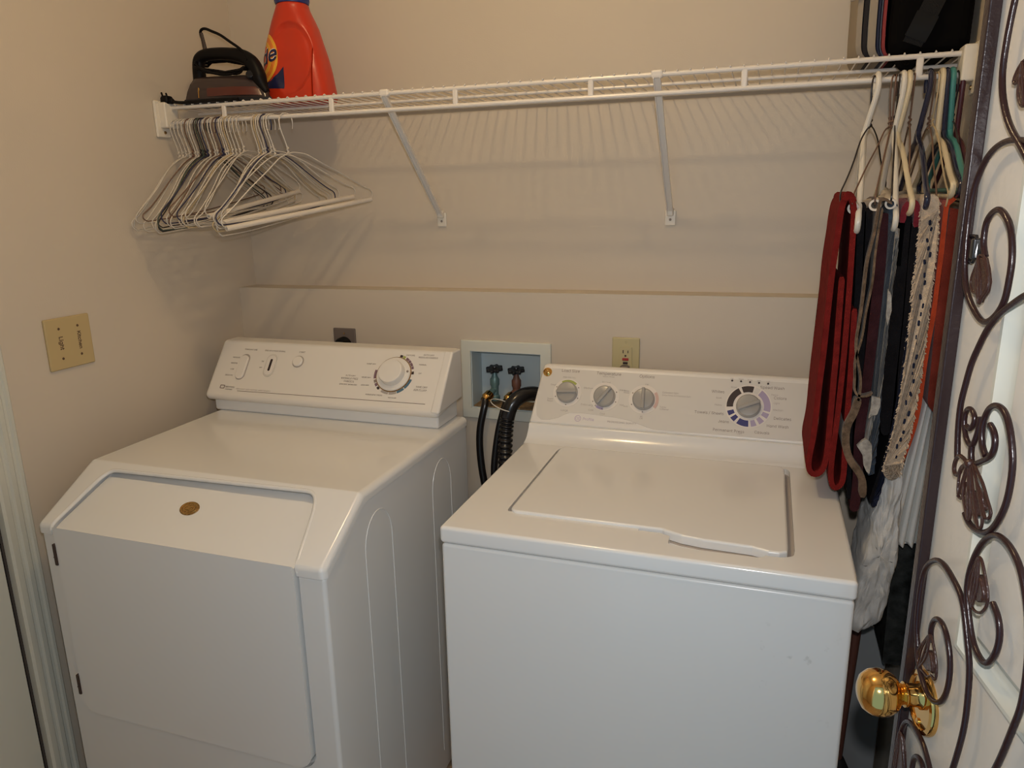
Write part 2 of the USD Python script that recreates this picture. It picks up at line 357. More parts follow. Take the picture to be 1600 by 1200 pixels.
door_out = Polygon([(0.134, 0.42), (0.134, 0.8286), (0.1585, 0.893), (0.166, 0.8995), (0.666, 0.9045), (0.676, 0.900), (0.685, 0.888), (0.7075, 0.8286), (0.7115, 0.80), (0.7115, 0.42)])
bottom = rrect(0.134, 0.7115, 0.392, 0.60, 0.035)
door_out = door_out.union(bottom).buffer(0.004).buffer(-0.004)
cut = xz_prism(door_out.buffer(0.006), -1.2, -0.60)
shell = outer - yz_prism(low, -0.2, 1.2) - cut
part(dry, 'top_shell', shell, 'enamel', smooth=40)
body = inset_hull([(-0.204, 0.897), (-0.7315, 0.897), (-0.8815, 0.806), (-0.8815, 0.012), (-0.204, 0.012)], DX0 + 0.0035, DX1 - 0.0035, 0.008)
body = body - (cut ^ pbox(0, 1, -1, -0.868, 0.2, 1.2))
part(dry, 'cabinet', body, 'enamel_side', smooth=40)
# the door: flat front folded over the slope
i0, i1 = SL0 - sn * 0.0135, SL1 - sn * 0.0105
fold = [(-0.760, 0.8955 - 0.0075 + 0.0), (i1[0] - 0.0005, i1[1]), (-0.8885, 0.8265), (-0.8885, 0.38), (-0.870, 0.38), (-0.870, 0.815), (-0.752, 0.884)]
fold[0] = tuple(i0 + sd * 0.030)
dr = part(dry, 'door', yz_prism(fold, 0, 1) ^ xz_prism(door_out, -1.0, -0.7), 'enamel', smooth=30)
for z0 in (0.765, 0.458):
    part(dry, 'hinge', cat(rbox(0.1275, 0.1345, -0.8915, -0.876, z0 - 0.024, z0 + 0.024, 0.0015), rbox(0.1280, 0.1340, -0.8925, -0.876, z0 - 0.006, z0 - 0.004, 0.0005)), 'hinge_brown', label='dark brown door hinge')
rimz = door_out.buffer(0.008).exterior; rim_p = []
for q in np.linspace(0, 1, 400):
    x_, z_ = rimz.interpolate(q, normalized=True).coords[0]
    if z_ > 0.8135: rim_p.append((x_, z_))
k_ = max(range(len(rim_p)), key=lambda i: np.hypot(*(np.array(rim_p[i]) - np.array(rim_p[i - 1])))); rim_p = rim_p[k_:] + rim_p[:k_]
def on_slope(x_, z_):
    if z_ < SL1[1]: return (x_, -0.887 + 0.0035, z_)
    f_ = (z_ - SL0[1]) / (SL1[1] - SL0[1]); q_ = SL0 + (SL1 - SL0) * f_ - sn * 0.0032
    return (x_, q_[0], q_[1])
rim_q = np.array([on_slope(*p) for p in rim_p])
for _ in range(6): rim_q[1:-1] = (rim_q[:-2] + rim_q[1:-1] * 2 + rim_q[2:]) / 4
part(dry, 'door_surround', tube(rim_q, 0.0046, 12), 'enamel', smooth=60, label='rounded raised edge round the sunken door')
bc = SL0 - sn * 0.0135 + sd * 0.081
ex, ey, ez = np.array([1, 0, 0]), -np.array([0, *sd]), np.array([0, *sn])
o = np.array([0.4105, *bc])
bd = part(dry, 'badge', put(prism(affinity.scale(Point(0, 0).buffer(1, 24), 0.0225, 0.0165), 0.003, 0.0012), frame(o, ex, ey, ez)), 'antique_brass', label='oval bronze badge')
part(bd, 'badge_relief', cat(*[put(tube([(0.0185 * k * math.cos(a), 0.0130 * k * math.sin(a), 0.0032) for a in np.linspace(0, 2 * np.pi, 25)[:-1]], 0.0006, 5, closed=True), frame(o, ex, ey, ez)) for k in (1.0, 0.62)],
     *[put(tube([(-0.008, y, 0.0032), (0.008, y, 0.0032)], 0.0007, 5), frame(o, ex, ey, ez)) for y in (-0.003, 0.0005, 0.004)]), 'brass')
xs = DX1 - 0.0035
def arch(ya, yb, ztop, zbot):
    c, r = (ya + yb) / 2, abs(yb - ya) / 2
    return tube([(xs, ya, zbot), (xs, ya, zbot + 0.3), (xs, ya, ztop - r * 1.3)] + [(xs, c - r * math.cos(a), ztop - r * 1.3 + r * 1.3 * math.sin(a)) for a in np.linspace(0.2, np.pi - 0.2, 12)] + [(xs, yb, ztop - r * 1.3), (xs, yb, zbot + 0.3), (xs, yb, zbot)], 0.0012, 8)
part(dry, 'pressed_rib', arch(-0.738, -0.628, 0.858, 0.08), 'enamel_side', label='pressed arch on the side panel')
part(dry, 'pressed_rib', arch(-0.425, -0.318, 0.858, 0.08), 'enamel_side', label='pressed arch on the side panel')

# dryer control console
PA, PB = np.array([0, -0.348, 0.965]), np.array([0, -0.250, 1.095])
def plane(PA, PB):
    e = (PB - PA) / np.linalg.norm(PB - PA); n = np.cross([1, 0, 0], e)
    def at(x, t, h=0.0): return PA + np.array([x, 0, 0]) + e * t + n * h
    def M(x, t, h=0.0002): return frame(at(x, t, h), (1, 0, 0), e, n)
    return e, n, at, M
De, Dn, Dat, DM = plane(PA, PB)
r = 0.013
q0, q1 = PA - Dn * r + De * 0.006, PB - Dn * r - De * 0.006
ups = [(x, *p) for x in (0.068 + r, 0.7585 - r) for p in (tuple(q0[1:]), tuple(q1[1:]), (-0.205 - 0, 1.088 - r * 0.4), (-0.205, 0.965 + r))]
con = part(dry, 'console', hull(ups, r, 20), 'white_plastic', smooth=40)
part(con, 'console_base', cat(rbox(0.082, 0.748, -0.327, -0.205, 0.9165, 0.972, 0.006), ), 'enamel')
part(con, 'end_cap', hull([(x, *p) for x in (0.7365 + r * 0.4, 0.7605 - r * 0.4) for p in ((PA - Dn * (r * 0.4 - 0.0012) + De * 0.004)[1:], (PB - Dn * (r * 0.4 - 0.0012) - De * 0.002)[1:], (-0.205, 1.09), (-0.205, 0.972))], r * 0.4, 12), 'white_plastic')
def slot(x, t, w, l, ang=0.0, h=0.002, bev=0.0009):
    s = affinity.rotate(LineString([(0, -(l - w) / 2), (0, (l - w) / 2)]).buffer(w / 2, 10), ang, origin=(0, 0))
    return put(prism(s, h, bev), DM(x, t, 0))
def ringm(x, t, r0, r1, h0, h1, M, seg=48):
    return put(lathe([(r0, h0), (r1, h0), (r1, h1), (r0, h1), (r0, h0)], seg), M(x, t, 0))
sl = part(con, 'slide_track', slot(0.1620, 0.0866, 0.0300, 0.0760, 0, 0.0012), 'print_pale', label='recessed track of the temperature slide')
part(sl, 'slide_cap', slot(0.1620, 0.0850, 0.0255, 0.0690, 0, 0.0058, 0.002), 'white_plastic')
sw = part(con, 'switch_rim', slot(0.2470, 0.0955, 0.0330, 0.0660, 0, 0.0018), 'panel_grey', label='oval rim of the rocker switch')
part(sw, 'switch_face', slot(0.2470, 0.0955, 0.0255, 0.0570, 0, 0.0030), 'white_plastic')
part(sw, 'switch_slit', slot(0.2480, 0.0960, 0.0068, 0.0350, 0, 0.0036, 0.0004), 'segment_black', label='dark slit')
bt = part(con, 'start_button', lathe_on([(0, 0.006), (0.0125, 0.0058), (0.0145, 0.0040), (0.0148, 0)], Dat(0.3285, 0.1115), Dn, 32), 'white_plastic', label='round start button')
part(bt, 'button_rim', ringm(0.3285, 0.1115, 0.0148, 0.0170, 0, 0.0012, DM), 'print_pale')
kc = (0.6150, 0.0930)
dial = part(con, 'dial', cat(lathe_on([(0.046, 0), (0.0455, 0.004), (0.0435, 0.006), (0.030, 0.0075), (0, 0.0075)], Dat(*kc), Dn, 56)), 'white_plastic', label='timer dial skirt')
part(dial, 'knob', lathe_on([(0.0335, 0.006), (0.0328, 0.020), (0.0310, 0.0245), (0.027, 0.0262), (0, 0.0268)], Dat(*kc), Dn, 56), 'white_plastic')
part(dial, 'dial_edge', ringm(kc[0], kc[1], 0.0455, 0.0478, 0, 0.0016, DM, 56), 'antique_brass', label='thin golden ring round the dial')
part(dial, 'pointer', put(lathe([(0, 0.0085), (0.0028, 0.0080), (0.003, 0.006)], 12), DM(kc[0] + 0.039, kc[1] + 0.008, 0)), 'print_grey')
def segment(c, r0, r1, a0, a1, h, M, n=10):
    a = np.radians(np.linspace(a0, a1, max(3, n)))
    poly = Polygon([(r1 * math.cos(t), r1 * math.sin(t)) for t in a] + [(r0 * math.cos(t), r0 * math.sin(t)) for t in a[::-1]])
    return put(prism(poly, h), M(c[0], c[1], 0.0001))
for a0, a1, mt in ((76, 84, 'segment_black'), (66, 74, 'segment_green'), (52, 62, 'segment_plum'), (42, 50, 'segment_plum'), (30, 40, 'segment_plum'), (20, 28, 'segment_plum'), (4, 12, 'segment_black'), (-42, -12, 'segment_blue'), (-66, -45, 'segment_blue'), (-90, -68, 'print_pale'), (-116, -93, 'print_pale'), (-134, -126, 'segment_black'), (-148, -139, 'segment_plum'), (-160, -151, 'print_grey'), (-190, -164, 'segment_plum')):
    part(dial, 'dial_mark', segment(kc, 0.0485, 0.0545, a0, a1, 0.0008, DM), mt)
part(con, 'trim_line', cat(put(prism(sbox(0, -0.0007, 0.549, 0.0007), 0.0006), DM(0.170, 0.0165, 0) @ trimesh.transformations.rotation_matrix(math.atan2(0.004, 0.549), [0, 0, 1]))), 'print_grey', label='thin grey line along the lower edge')
def DMt(x, t): return DM(x, t, 0.0002)
part(con, 'lettering', writing([
    ('TEMPERATURE', 0.1700, 0.1385, 0.0042), ('END OF CYCLE SIGNAL', 0.2480, 0.1385, 0.0042), ('START', 0.3320, 0.1395, 0.0042),
    ('REGULAR', 0.1320, 0.1130, 0.0036), ('MEDIUM', 0.1310, 0.0960, 0.0036), ('LOW', 0.1310, 0.0780, 0.0036), ('DELICATE', 0.1270, 0.0600, 0.0036),
    ('ON', 0.2190, 0.1060, 0.0036), ('OFF', 0.2190, 0.0880, 0.0036),
    ('AUTO DRY', 0.4950, 0.0820, 0.0040), ('WRINKLE FREE', 0.4940, 0.0740, 0.0050), ('FABRICS', 0.4950, 0.0660, 0.0050), ('LESS DRY  MORE DRY', 0.4950, 0.0575, 0.0036),
    ('DAMP DRY', 0.5450, 0.1180, 0.0036), ('MORE DRY', 0.5410, 0.0800, 0.0036), ('LESS DRY', 0.5430, 0.0590, 0.0036), ('PERMANENT PRESS', 0.5750, 0.0345, 0.0036), ('REGULAR', 0.6270, 0.0305, 0.0036),
    ('COTTONS', 0.6480, 0.1480, 0.0036), ('AUTO DRY', 0.6980, 0.1510, 0.0042), ('REGULAR FABRICS', 0.6980, 0.1440, 0.0042), ('NORMAL', 0.6880, 0.1240, 0.0036), ('OFF', 0.6860, 0.1000, 0.0034),
    ('TIME DRY', 0.6990, 0.0640, 0.0048), ('AIR FLUFF', 0.6970, 0.0555, 0.0052)], DMt), 'print_grey', smooth=False)
part(con, 'lettering', writing([('HEAVY DUTY  QUIET PACKAGE  LARGE CAPACITY', 0.165, 0.0225, 0.0032, 0.0)], DMt), 'print_pale', smooth=False)
lg = part(con, 'logo', put(prism(rrect(-0.0075, 0.0075, -0.0055, 0.0055, 0.0025).difference(rrect(-0.005, 0.005, -0.0032, 0.0032, 0.0015)), 0.0004), DM(0.1190, 0.0255, 0.0002)), 'print_grey', smooth=False, label='maker mark and name')
part(lg, 'maker_name', writing([('MAYTAG', 0.1290, 0.0262, 0.0050, 0.0), ('PERFORMA', 0.1310, 0.0190, 0.0030, 0.0)], DMt), 'print_grey', smooth=False)
part(dry, 'leveling_foot', cat(*[lathe_on([(0, 0), (0.018, 0), (0.018, 0.008), (0.008, 0.012), (0, 0.012)], (x, y, 0), (0, 0, 1), 16) for x in (0.14, 0.72) for y in (-0.83, -0.26)]), 'plastic_black')

# ------------------------------------------------------------------ washer
WX0, WX1, WF, WZ = 0.958, 1.644, -0.7925, 0.8966
wsh = thing('washer', 'white top-loading washing machine with lid closed and grey control panel', 'washing machine', ((WX0 + WX1) / 2, -0.47, 0))
part(wsh, 'cabinet', rbox(WX0 + 0.002, WX1 - 0.002, WF + 0.002, -0.135, 0.012, 0.8625, 0.006, 12), 'enamel_scuffed')
lid2 = rrect(1.0585, 1.5460, -0.7005, -0.3220, 0.018)
lip = Polygon([(1.325, -0.690), (1.345, -0.7035), (1.375, -0.716), (1.41, -0.722), (1.49, -0.7255), (1.515, -0.735), (1.532, -0.735), (1.5445, -0.727), (1.546, -0.71), (1.546, -0.66)])
lid2 = lid2.union(lip).buffer(0.006).buffer(-0.012).buffer(0.006)
def xy_prism(poly, z0, z1): return mani(prism(poly, z1 - z0)).translate((0, 0, z0))
topb = rbox(WX0, WX1, WF, -0.130, 0.8640, WZ, 0.007, 16)
groove = lid2.buffer(0.0065).union(affinity.translate(lid2, 0.004, 0).buffer(0.006)).difference(sbox(1.0, -0.80, 1.30, -0.694))
groove = groove.difference(sbox(1.02, -0.3225, 1.6, -0.2))
topb = topb - xy_prism(groove, WZ - 0.012, WZ + 0.1)
topb = topb - xy_prism(rrect(1.355, 1.512, -0.752, -0.700, 0.016), WZ - 0.012, WZ + 0.1)
part(wsh, 'top_panel', topb, 'enamel', smooth=40)
part(wsh, 'lid_gap', xy_prism(groove.buffer(-0.0002), WZ - 0.0145, WZ - 0.0116), 'print_pale', label='grey gap round the lid')
part(wsh, 'lid', mani(prism(lid2, 0.0160, 0.0042)).translate((0, 0, WZ - 0.0105)), 'enamel', smooth=40)
ramp = [(-0.312, WZ - 0.004), (-0.306, WZ + 0.0012), (-0.297, WZ + 0.003), (-0.287, WZ + 0.008), (-0.277, WZ + 0.017), (-0.269, WZ + 0.028), (-0.2655, WZ + 0.0352), (-0.262, WZ + 0.037), (-0.150, WZ + 0.037), (-0.150, WZ - 0.004)]
part(wsh, 'rear_cowl', yz_prism(ramp, WX0 + 0.003, WX1 - 0.003), 'enamel', smooth=50)
WA, WB = np.array([0, -0.262, 0.934]), np.array([0, -0.190, 1.058])
We, Wn, Wat, WM = plane(WA, WB)
r = 0.016
f0, f1 = WA - Wn * 0.006 + We * 0.006, WB - Wn * r - We * 0.003
cx0, cx1 = 0.9600, 1.6400
wc = hull([(x, *f0[1:]) for x in (cx0 + 0.006, cx1 - 0.006)] + [(x, -0.156, 0.940) for x in (cx0 + 0.006, cx1 - 0.006)], 0.006, 12)
wtop = [ball((x, *f1[1:]), r, 24) for x in (cx0 + 0.012 + r, cx1 - 0.012 - r)] + [ball((x, -0.150 - 0.006, 1.058 - r), r, 24) for x in (cx0 + 0.012 + r, cx1 - 0.012 - r)]
wcon = part(wsh, 'console', Manifold.batch_hull([wc] + wtop), 'white_plastic', smooth=40)
gp = [(0.9790, 0.1400), (1.6230, 0.1380), (1.6240, 0.0080), (1.40, 0.0075), (1.285, 0.0065), (1.262, 0.0072), (1.243, 0.0110), (1.215, 0.0200), (1.190, 0.0255), (1.166, 0.0280), (1.120, 0.0310), (1.085, 0.0325), (1.057, 0.0310), (1.043, 0.0245), (1.0305, 0.0170), (1.010, 0.0105), (0.9885, 0.0095), (0.977, 0.0190), (0.9725, 0.0400), (0.9735, 0.09)]
part(wcon, 'control_plate', put(prism(Polygon(gp).buffer(-0.004).buffer(0.004), 0.0008, 0.0003), WM(0, 0, 0.0)), 'panel_grey', smooth=False, label='grey control plate with a wavy lower edge')
sc = part(wcon, 'screw_cap', lathe_on([(0, 0.0075), (0.0055, 0.0068), (0.0105, 0.0035), (0.0115, 0)], Wat(0.9890, 0.1295), Wn, 28), 'brass', label='brass screw cap in the corner')
part(sc, 'screw_slot', cat(*[put(rbox(-0.006, 0.006, -0.0011, 0.0011, 0.0050, 0.0078, 0.0005), WM(0.9890, 0.1295, 0) @ trimesh.transformations.rotation_matrix(a, [0, 0, 1])) for a in (0.5, 0.5 + math.pi / 2)]), 'antique_brass')
def wknob(name, x, t, rad, ang, label):
    k = part(wcon, name, lathe_on([(rad, 0.001), (rad * 0.97, 0.0085), (rad * 0.86, 0.0115), (rad * 0.5, 0.0128), (0, 0.013)], Wat(x, t), Wn, 44), 'knob_grey', label=label)
    part(k, 'grip', put(rbox(-rad * 0.93, rad * 0.98, -rad * 0.15, rad * 0.15, 0.006, 0.0190, 0.0024, 10), WM(x, t, 0) @ trimesh.transformations.rotation_matrix(math.radians(ang), [0, 0, 1])), 'knob_grey')
    return k
def wring(k, x, t, r0, r1): part(k, 'knob_ring', ringm(x, t, r0, r1, 0.0006, 0.0016, WM), 'shelf_white')
knobs = []
for x, t, ang, lab in ((1.0452, 0.0805, 4, 'load size knob turned sideways'), (1.1372, 0.0770, 55, 'temperature knob turned up to the right'), (1.2300, 0.0765, 92, 'options knob pointing straight up')):
    k = wknob('knob', x, t, 0.0262, ang, lab); wring(k, x, t, 0.0262, 0.0350); knobs.append(k)
part(knobs[0], 'knob_segment', segment((1.0452, 0.0805), 0.0265, 0.0320, 48, 122, 0.0020, WM), 'segment_green', label='green segment above the knob')
part(knobs[2], 'knob_segment', segment((1.2300, 0.0765), 0.0280, 0.0350, -35, 35, 0.0020, WM), 'segment_pink', label='pink segment right of the knob')
part(knobs[1], 'knob_segment', segment((1.1372, 0.0770), 0.0270, 0.0330, -125, -90, 0.0020, WM), 'segment_lilac')
part(knobs[0], 'knob_tick', cat(*[segment((1.0452, 0.0805), 0.0290, 0.0315, a, a + 5, 0.0022, WM, 3) for a in (153, 25, 200, 333, 268)]), 'print_grey')
part(knobs[1], 'knob_tick', cat(*[segment((1.1372, 0.0770), 0.0290, 0.0315, a, a + 5, 0.0022, WM, 3) for a in (22, 335, 205, 228, 262)]), 'print_grey')
part(knobs[2], 'knob_tick', cat(*[segment((1.2300, 0.0765), 0.0290, 0.0315, a, a + 5, 0.0022, WM, 3) for a in (150, 205, 268)]), 'print_grey')
bx, btc = 1.4640, 0.0775
kb = wknob('cycle_knob', bx, btc, 0.0270, 24, 'large cycle knob')
part(kb, 'knob_ring', ringm(bx, btc, 0.0270, 0.0500, 0.0004, 0.0012, WM), 'shelf_white')
for a0, a1, mt in ((78, 112, 'segment_black'), (60, 73, 'panel_grey'), (-12, 55, 'segment_lilac'), (-33, -18, 'segment_lilac'), (-57, -42, 'segment_lilac'), (-80, -65, 'segment_lilac'), (-120, -87, 'segment_navy'), (-142, -128, 'segment_navy'), (-163, -149, 'segment_navy'), (120, 185, 'segment_black')):
    part(kb, 'cycle_segment', segment((bx, btc), 0.0330, 0.0470, a0, a1, 0.0016, WM, 14), mt)
lamps = [(1.4250 + 0.0194 * i, 0.1355 - 0.0006 * i) for i in range(5)]
for x, t in lamps:
    part(wcon, 'indicator', put(lathe([(0, 0.0022), (0.0020, 0.0016), (0.0024, 0)], 12), WM(x, t, 0.0006)), 'segment_black')
part(wcon, 'start_button', lathe_on([(0, 0.006), (0.0095, 0.0052), (0.0112, 0.003), (0.0115, 0)], Wat(1.5960, 0.0745), Wn, 28), 'knob_grey', label='round grey start button half hidden by the red blanket')
def WMt(x, t): return WM(x, t, 0.0008)
part(wcon, 'lettering', writing([
    ('Load Size', 1.0470, 0.1360, 0.0072), ('Temperature', 1.1410, 0.1345, 0.0072), ('Options', 1.2325, 0.1330, 0.0072),
    ('Whites', 1.3960, 0.1075, 0.0064), ('Speed Wash', 1.5120, 0.1240, 0.0064), ('Colors', 1.5300, 0.1010, 0.0064), ('Delicates', 1.5370, 0.0545, 0.0062), ('Hand Wash', 1.5280, 0.0365, 0.0062), ('Casuals', 1.4960, 0.0200, 0.0062),
    ('Permanent Press', 1.4250, 0.0185, 0.0062), ('Jeans', 1.4130, 0.0385, 0.0062), ('Towels / Sheets', 1.3800, 0.0565, 0.0062), ('Start', 1.5960, 0.0965, 0.0072)], WMt), 'print_grey', smooth=False)
part(wcon, 'lettering', writing([
    ('PRECISE FILL', 1.0460, 0.1190, 0.0036), ('Small', 1.0090, 0.0985, 0.0044), ('Medium', 1.0960, 0.0955, 0.0044), ('Super', 1.0050, 0.0630, 0.0040), ('Reset', 1.0050, 0.0575, 0.0040), ('Large', 1.0440, 0.0365, 0.0048), ('Extra Large', 1.0985, 0.0540, 0.0044),
    ('Wash / Rinse', 1.1410, 0.1270, 0.0034), ('Normal', 1.1380, 0.1125, 0.0044), ('Warm', 1.1780, 0.0960, 0.0042), ('Hot', 1.1800, 0.0595, 0.0042), ('Cold', 1.1080, 0.0420, 0.0042), ('Cool', 1.1370, 0.0350, 0.0042),
    ('Off', 1.2340, 0.1130, 0.0040), ('Extra', 1.1880, 0.0950, 0.0036), ('Rinse', 1.1880, 0.0905, 0.0036), ('Extended Spin', 1.2720, 0.0970, 0.0040, 0.0), ('Extra Rinse & Extended Spin', 1.2720, 0.0905, 0.0036, 0.0), ('Fabric', 1.2690, 0.0615, 0.0038, 0.0), ('Softener', 1.2690, 0.0565, 0.0038, 0.0), ('Both', 1.1900, 0.0570, 0.0036), ('All', 1.2290, 0.0355, 0.0040), ('Off', 1.2290, 0.0305, 0.0036),
    ('PROFESSIONAL QUALITY', 1.1850, 0.0170, 0.0040), ('Soak', 1.3990, 0.0930, 0.0040), ('Heavy', 1.3990, 0.0765, 0.0040), ('Light', 1.5230, 0.0890, 0.0040), ('Medium', 1.5270, 0.0735, 0.0040), ('Heavy', 1.5180, 0.1080, 0.0036), ('Light', 1.4490, 0.0140, 0.0036), ('Rinse', 1.4300, 0.1200, 0.0036), ('Spin', 1.4520, 0.1225, 0.0036), ('Pause', 1.5970, 0.0900, 0.0040), ('Pull to start', 1.5960, 0.0545, 0.0036)]
    + [(s, x, t + 0.0050, 0.0030) for s, (x, t) in zip(('Fill', 'Wash', 'Rinse', 'Spin', 'Lid'), lamps)], WMt), 'print_pale', smooth=False)
lg = part(wcon, 'logo', put(prism(Point(0, 0).buffer(0.0078, 16).difference(Point(0, 0).buffer(0.0064, 16)), 0.0003), WM(1.0790, 0.0190, 0.0002)), 'print_lilac', smooth=False, label='round maker mark and name')
part(lg, 'maker_name', writing([('GE', 1.0790, 0.0190, 0.0062), ('Profile', 1.1050, 0.0190, 0.0066)], lambda x, t: WM(x, t, 0.0002)), 'print_lilac', smooth=False)
part(wsh, 'leveling_foot', cat(*[lathe_on([(0, 0), (0.018, 0), (0.018, 0.008), (0.008, 0.012), (0, 0.012)], (x, y, 0), (0, 0, 1), 16) for x in (1.01, 1.59) for y in (-0.74, -0.19)]), 'plastic_black')
# ------------------------------------------------------------------ fixtures on the walls
YB = -DL
def wall_plate(name, label, x0, x1, z0, z1, mt):
    t = thing(name, label, 'outlet', ((x0 + x1) / 2, YB, (z0 + z1) / 2))
    part(t, 'cover_plate', rbox(x0, x1, YB - 0.0065, YB + 0.001, z0, z1, 0.003, 12), mt)
    return t
def bk(x, z, h=0.0): return frame((x, YB - 0.0065 - h, z), (1, 0, 0), (0, 0, 1), (0, -1, 0))
g = wall_plate('wall_outlet', 'beige ground-fault outlet with red reset button on the wall behind the washer', 1.1255, 1.1950, 1.004, 1.1185, 'ivory_beige')
part(g, 'receptacle', put(prism(rrect(-0.0165, 0.0165, -0.033, 0.033, 0.003), 0.0022, 0.0008), bk(1.1600, 1.0620)), 'ivory_beige')
part(g, 'socket_slot', put(prism(sbox(-0.001, -0.004, 0.001, 0.004), 0.0024), bk(1.1543, 1.0835)), 'segment_black')
part(g, 'socket_slot', put(prism(sbox(-0.001, -0.0034, 0.001, 0.0034), 0.0024), bk(1.1665, 1.0835)), 'segment_black')
part(g, 'ground_hole', put(prism(Point(0, 0).buffer(0.0025), 0.0024), bk(1.1604, 1.0730)), 'segment_black')
part(g, 'reset_button', put(prism(rrect(-0.0078, 0.0078, -0.0034, 0.0034, 0.001), 0.0042, 0.001), bk(1.1604, 1.0640)), 'button_red', label='red reset button')
part(g, 'test_button', put(prism(rrect(-0.006, 0.006, -0.003, 0.003, 0.001), 0.0042, 0.001), bk(1.1604, 1.0545)), 'segment_black', label='black test button')
part(g, 'plug', cat(rbox(1.1485, 1.1725, YB - 0.026, YB - 0.0065, 1.022, 1.0500, 0.005)), 'grey_plate', label='grey plug in the lower socket')
part(g, 'plate_screw', put(lathe([(0, 0.0012), (0.0025, 0.0008), (0.003, 0)], 12), bk(1.1602, 1.1075)), 'ivory_beige')
g = wall_plate('dryer_outlet', 'small dark grey dryer outlet peeking above the dryer console', 0.3150, 0.3855, 0.9970, 1.1110, 'grey_plate')
part(g, 'plug', cat(lathe_on([(0.0, 0.026), (0.020, 0.024), (0.024, 0.016), (0.025, 0)], (0.3490, YB - 0.006, 1.062), (0, -1, 0), 28)), 'plastic_black', label='round black dryer plug')
part(g, 'power_cord', tube(spl([(0.3490, YB - 0.030, 1.060), (0.350, YB - 0.045, 1.03), (0.352, YB - 0.045, 0.95), (0.36, YB - 0.04, 0.7), (0.37, YB - 0.05, 0.4)], 24), 0.006, 8), 'plastic_black')
part(g, 'plate_screw', put(lathe([(0, 0.0012), (0.0025, 0.0008), (0.003, 0)], 12), bk(0.3505, 1.0960)), 'antique_brass')
# hand-lettered plate on the left wall
sp = thing('switch_plate', 'ivory double cover plate with handwritten notes on the left wall', 'wall plate', (0, -0.67, 1.165))
part(sp, 'cover_plate', rbox(-0.001, 0.0062, -0.728, -0.612, 1.107, 1.2225, 0.003, 12), 'ivory_plate')
def lf(y, z, h=0.0): return frame((0.0062 + h, y, z), (0, 1, 0), (0, 0, 1), (1, 0, 0))
for y, z in ((-0.6945, 1.1985), (-0.6945, 1.1315), (-0.6460, 1.1990), (-0.6460, 1.1335)):
    part(sp, 'plate_screw', put(lathe([(0, 0.0012), (0.0026, 0.0008), (0.003, 0)], 12), lf(y, z)), 'ink_brown')
part(sp, 'handwriting', writing([('Light', -0.6925, 1.1660, 0.0095, 0.5, -math.pi / 2), ('Kitchen', -0.6450, 1.1660, 0.0085, 0.5, -math.pi / 2)], lambda y, z: lf(y, z) , bold=True), 'ink_brown', smooth=False)

# washer supply box
wb = thing('supply_box', 'white recessed washer supply box with two valves set in the wall', 'utility box', (0.838, YB, 0.985))
fr = rbox(0.7108, 0.9650, YB - 0.0085, YB + 0.001, 0.876, 1.0945, 0.003, 10) - pbox(0.7386, 0.9370, -0.2, 0, 0.905, 1.0648)
part(wb, 'face_frame', fr, 'box_plastic')
liner = pbox(0.7388, 0.9368, YB - 0.004, -0.0062, 0.9052, 1.0646) - pbox(0.7412, 0.9344, -0.2, -0.009, 0.9076, 1.0622)
part(wb, 'liner', liner, 'box_inside', smooth=False)
v = rbox(0.7420, 0.9336, YB - 0.001, -0.0095, 0.9077, 0.9110, 0.001); part(wb, 'grime', v, 'grime', label='brown grime on the box floor')
def valve(x, body, lab):
    y = -0.046
    vv = part(wb, 'valve', cat(lathe_on([(0, 0), (0.014, 0), (0.014, 0.012), (0.0105, 0.016), (0.0105, 0.040), (0.013, 0.045), (0.013, 0.060), (0.009, 0.066), (0.006, 0.078), (0.0035, 0.092), (0, 0.092)], (x, y, 0.921), (0, 0, 1), 20), lathe_on([(0.0085, 0), (0.0085, 0.03), (0.011, 0.032), (0, 0.032)], (x, y, 0.952), (-0.25, -0.9, -0.25), 18)), body, label=lab)
    prof = Polygon([((0.0215 + 0.0028 * math.cos(8 * a)) * math.cos(a), (0.0215 + 0.0028 * math.cos(8 * a)) * math.sin(a)) for a in np.linspace(0, 2 * np.pi, 97)[:-1]])
    hw = put(prism(prof, 0.0075, 0.0025), trimesh.transformations.translation_matrix((x, y, 1.0065)) @ trimesh.transformations.rotation_matrix(0.22, [1, 0, 0]))
    part(vv, 'valve_handle', cat(hw, lathe_on([(0.007, 0), (0.006, 0.004), (0, 0.005)], (x, y, 1.0135), (0, 0, 1), 16)), 'handle_black')
    d = np.array([-0.25, -0.9, -0.35]); d /= np.linalg.norm(d)
    part(vv, 'hose_coupling', lathe_on([(0.009, 0.0), (0.0135, 0.001), (0.0140, 0.018), (0.011, 0.022), (0.0095, 0.03), (0, 0.03)], np.array([x, y, 0.952]) + d * 0.026, d, 20), 'brass')
    return np.array([x, y, 0.952]) + d * 0.05
e1 = valve(0.7930, 'valve_teal', 'green-stained hose valve'); e2 = valve(0.8560, 'valve_rust', 'rusty hose valve')
solo('supply_hose', tube(spl([e1, (0.7830, -0.098, 0.925), (0.7745, -0.112, 0.87), (0.772, -0.118, 0.80), (0.779, -0.12, 0.73), (0.80, -0.115, 0.62), (0.85, -0.11, 0.50), (0.97, -0.108, 0.42)], 60), 0.0098, 12), 'hose_black', 'left black rubber hose hanging from the supply box', 'hose')
solo('supply_hose', tube(spl([e2, (0.8420, -0.100, 0.925), (0.829, -0.112, 0.87), (0.818, -0.118, 0.80), (0.813, -0.12, 0.73), (0.83, -0.115, 0.62), (0.88, -0.105, 0.52), (0.98, -0.104, 0.46)], 60), 0.0095, 12), 'hose_black', 'right black rubber hose beside the corrugated drain hose', 'hose')
dh = thing('drain_hose', 'corrugated black drain hose bending out of the supply box behind the washer', 'hose', (0.86, -0.14, 0.9))
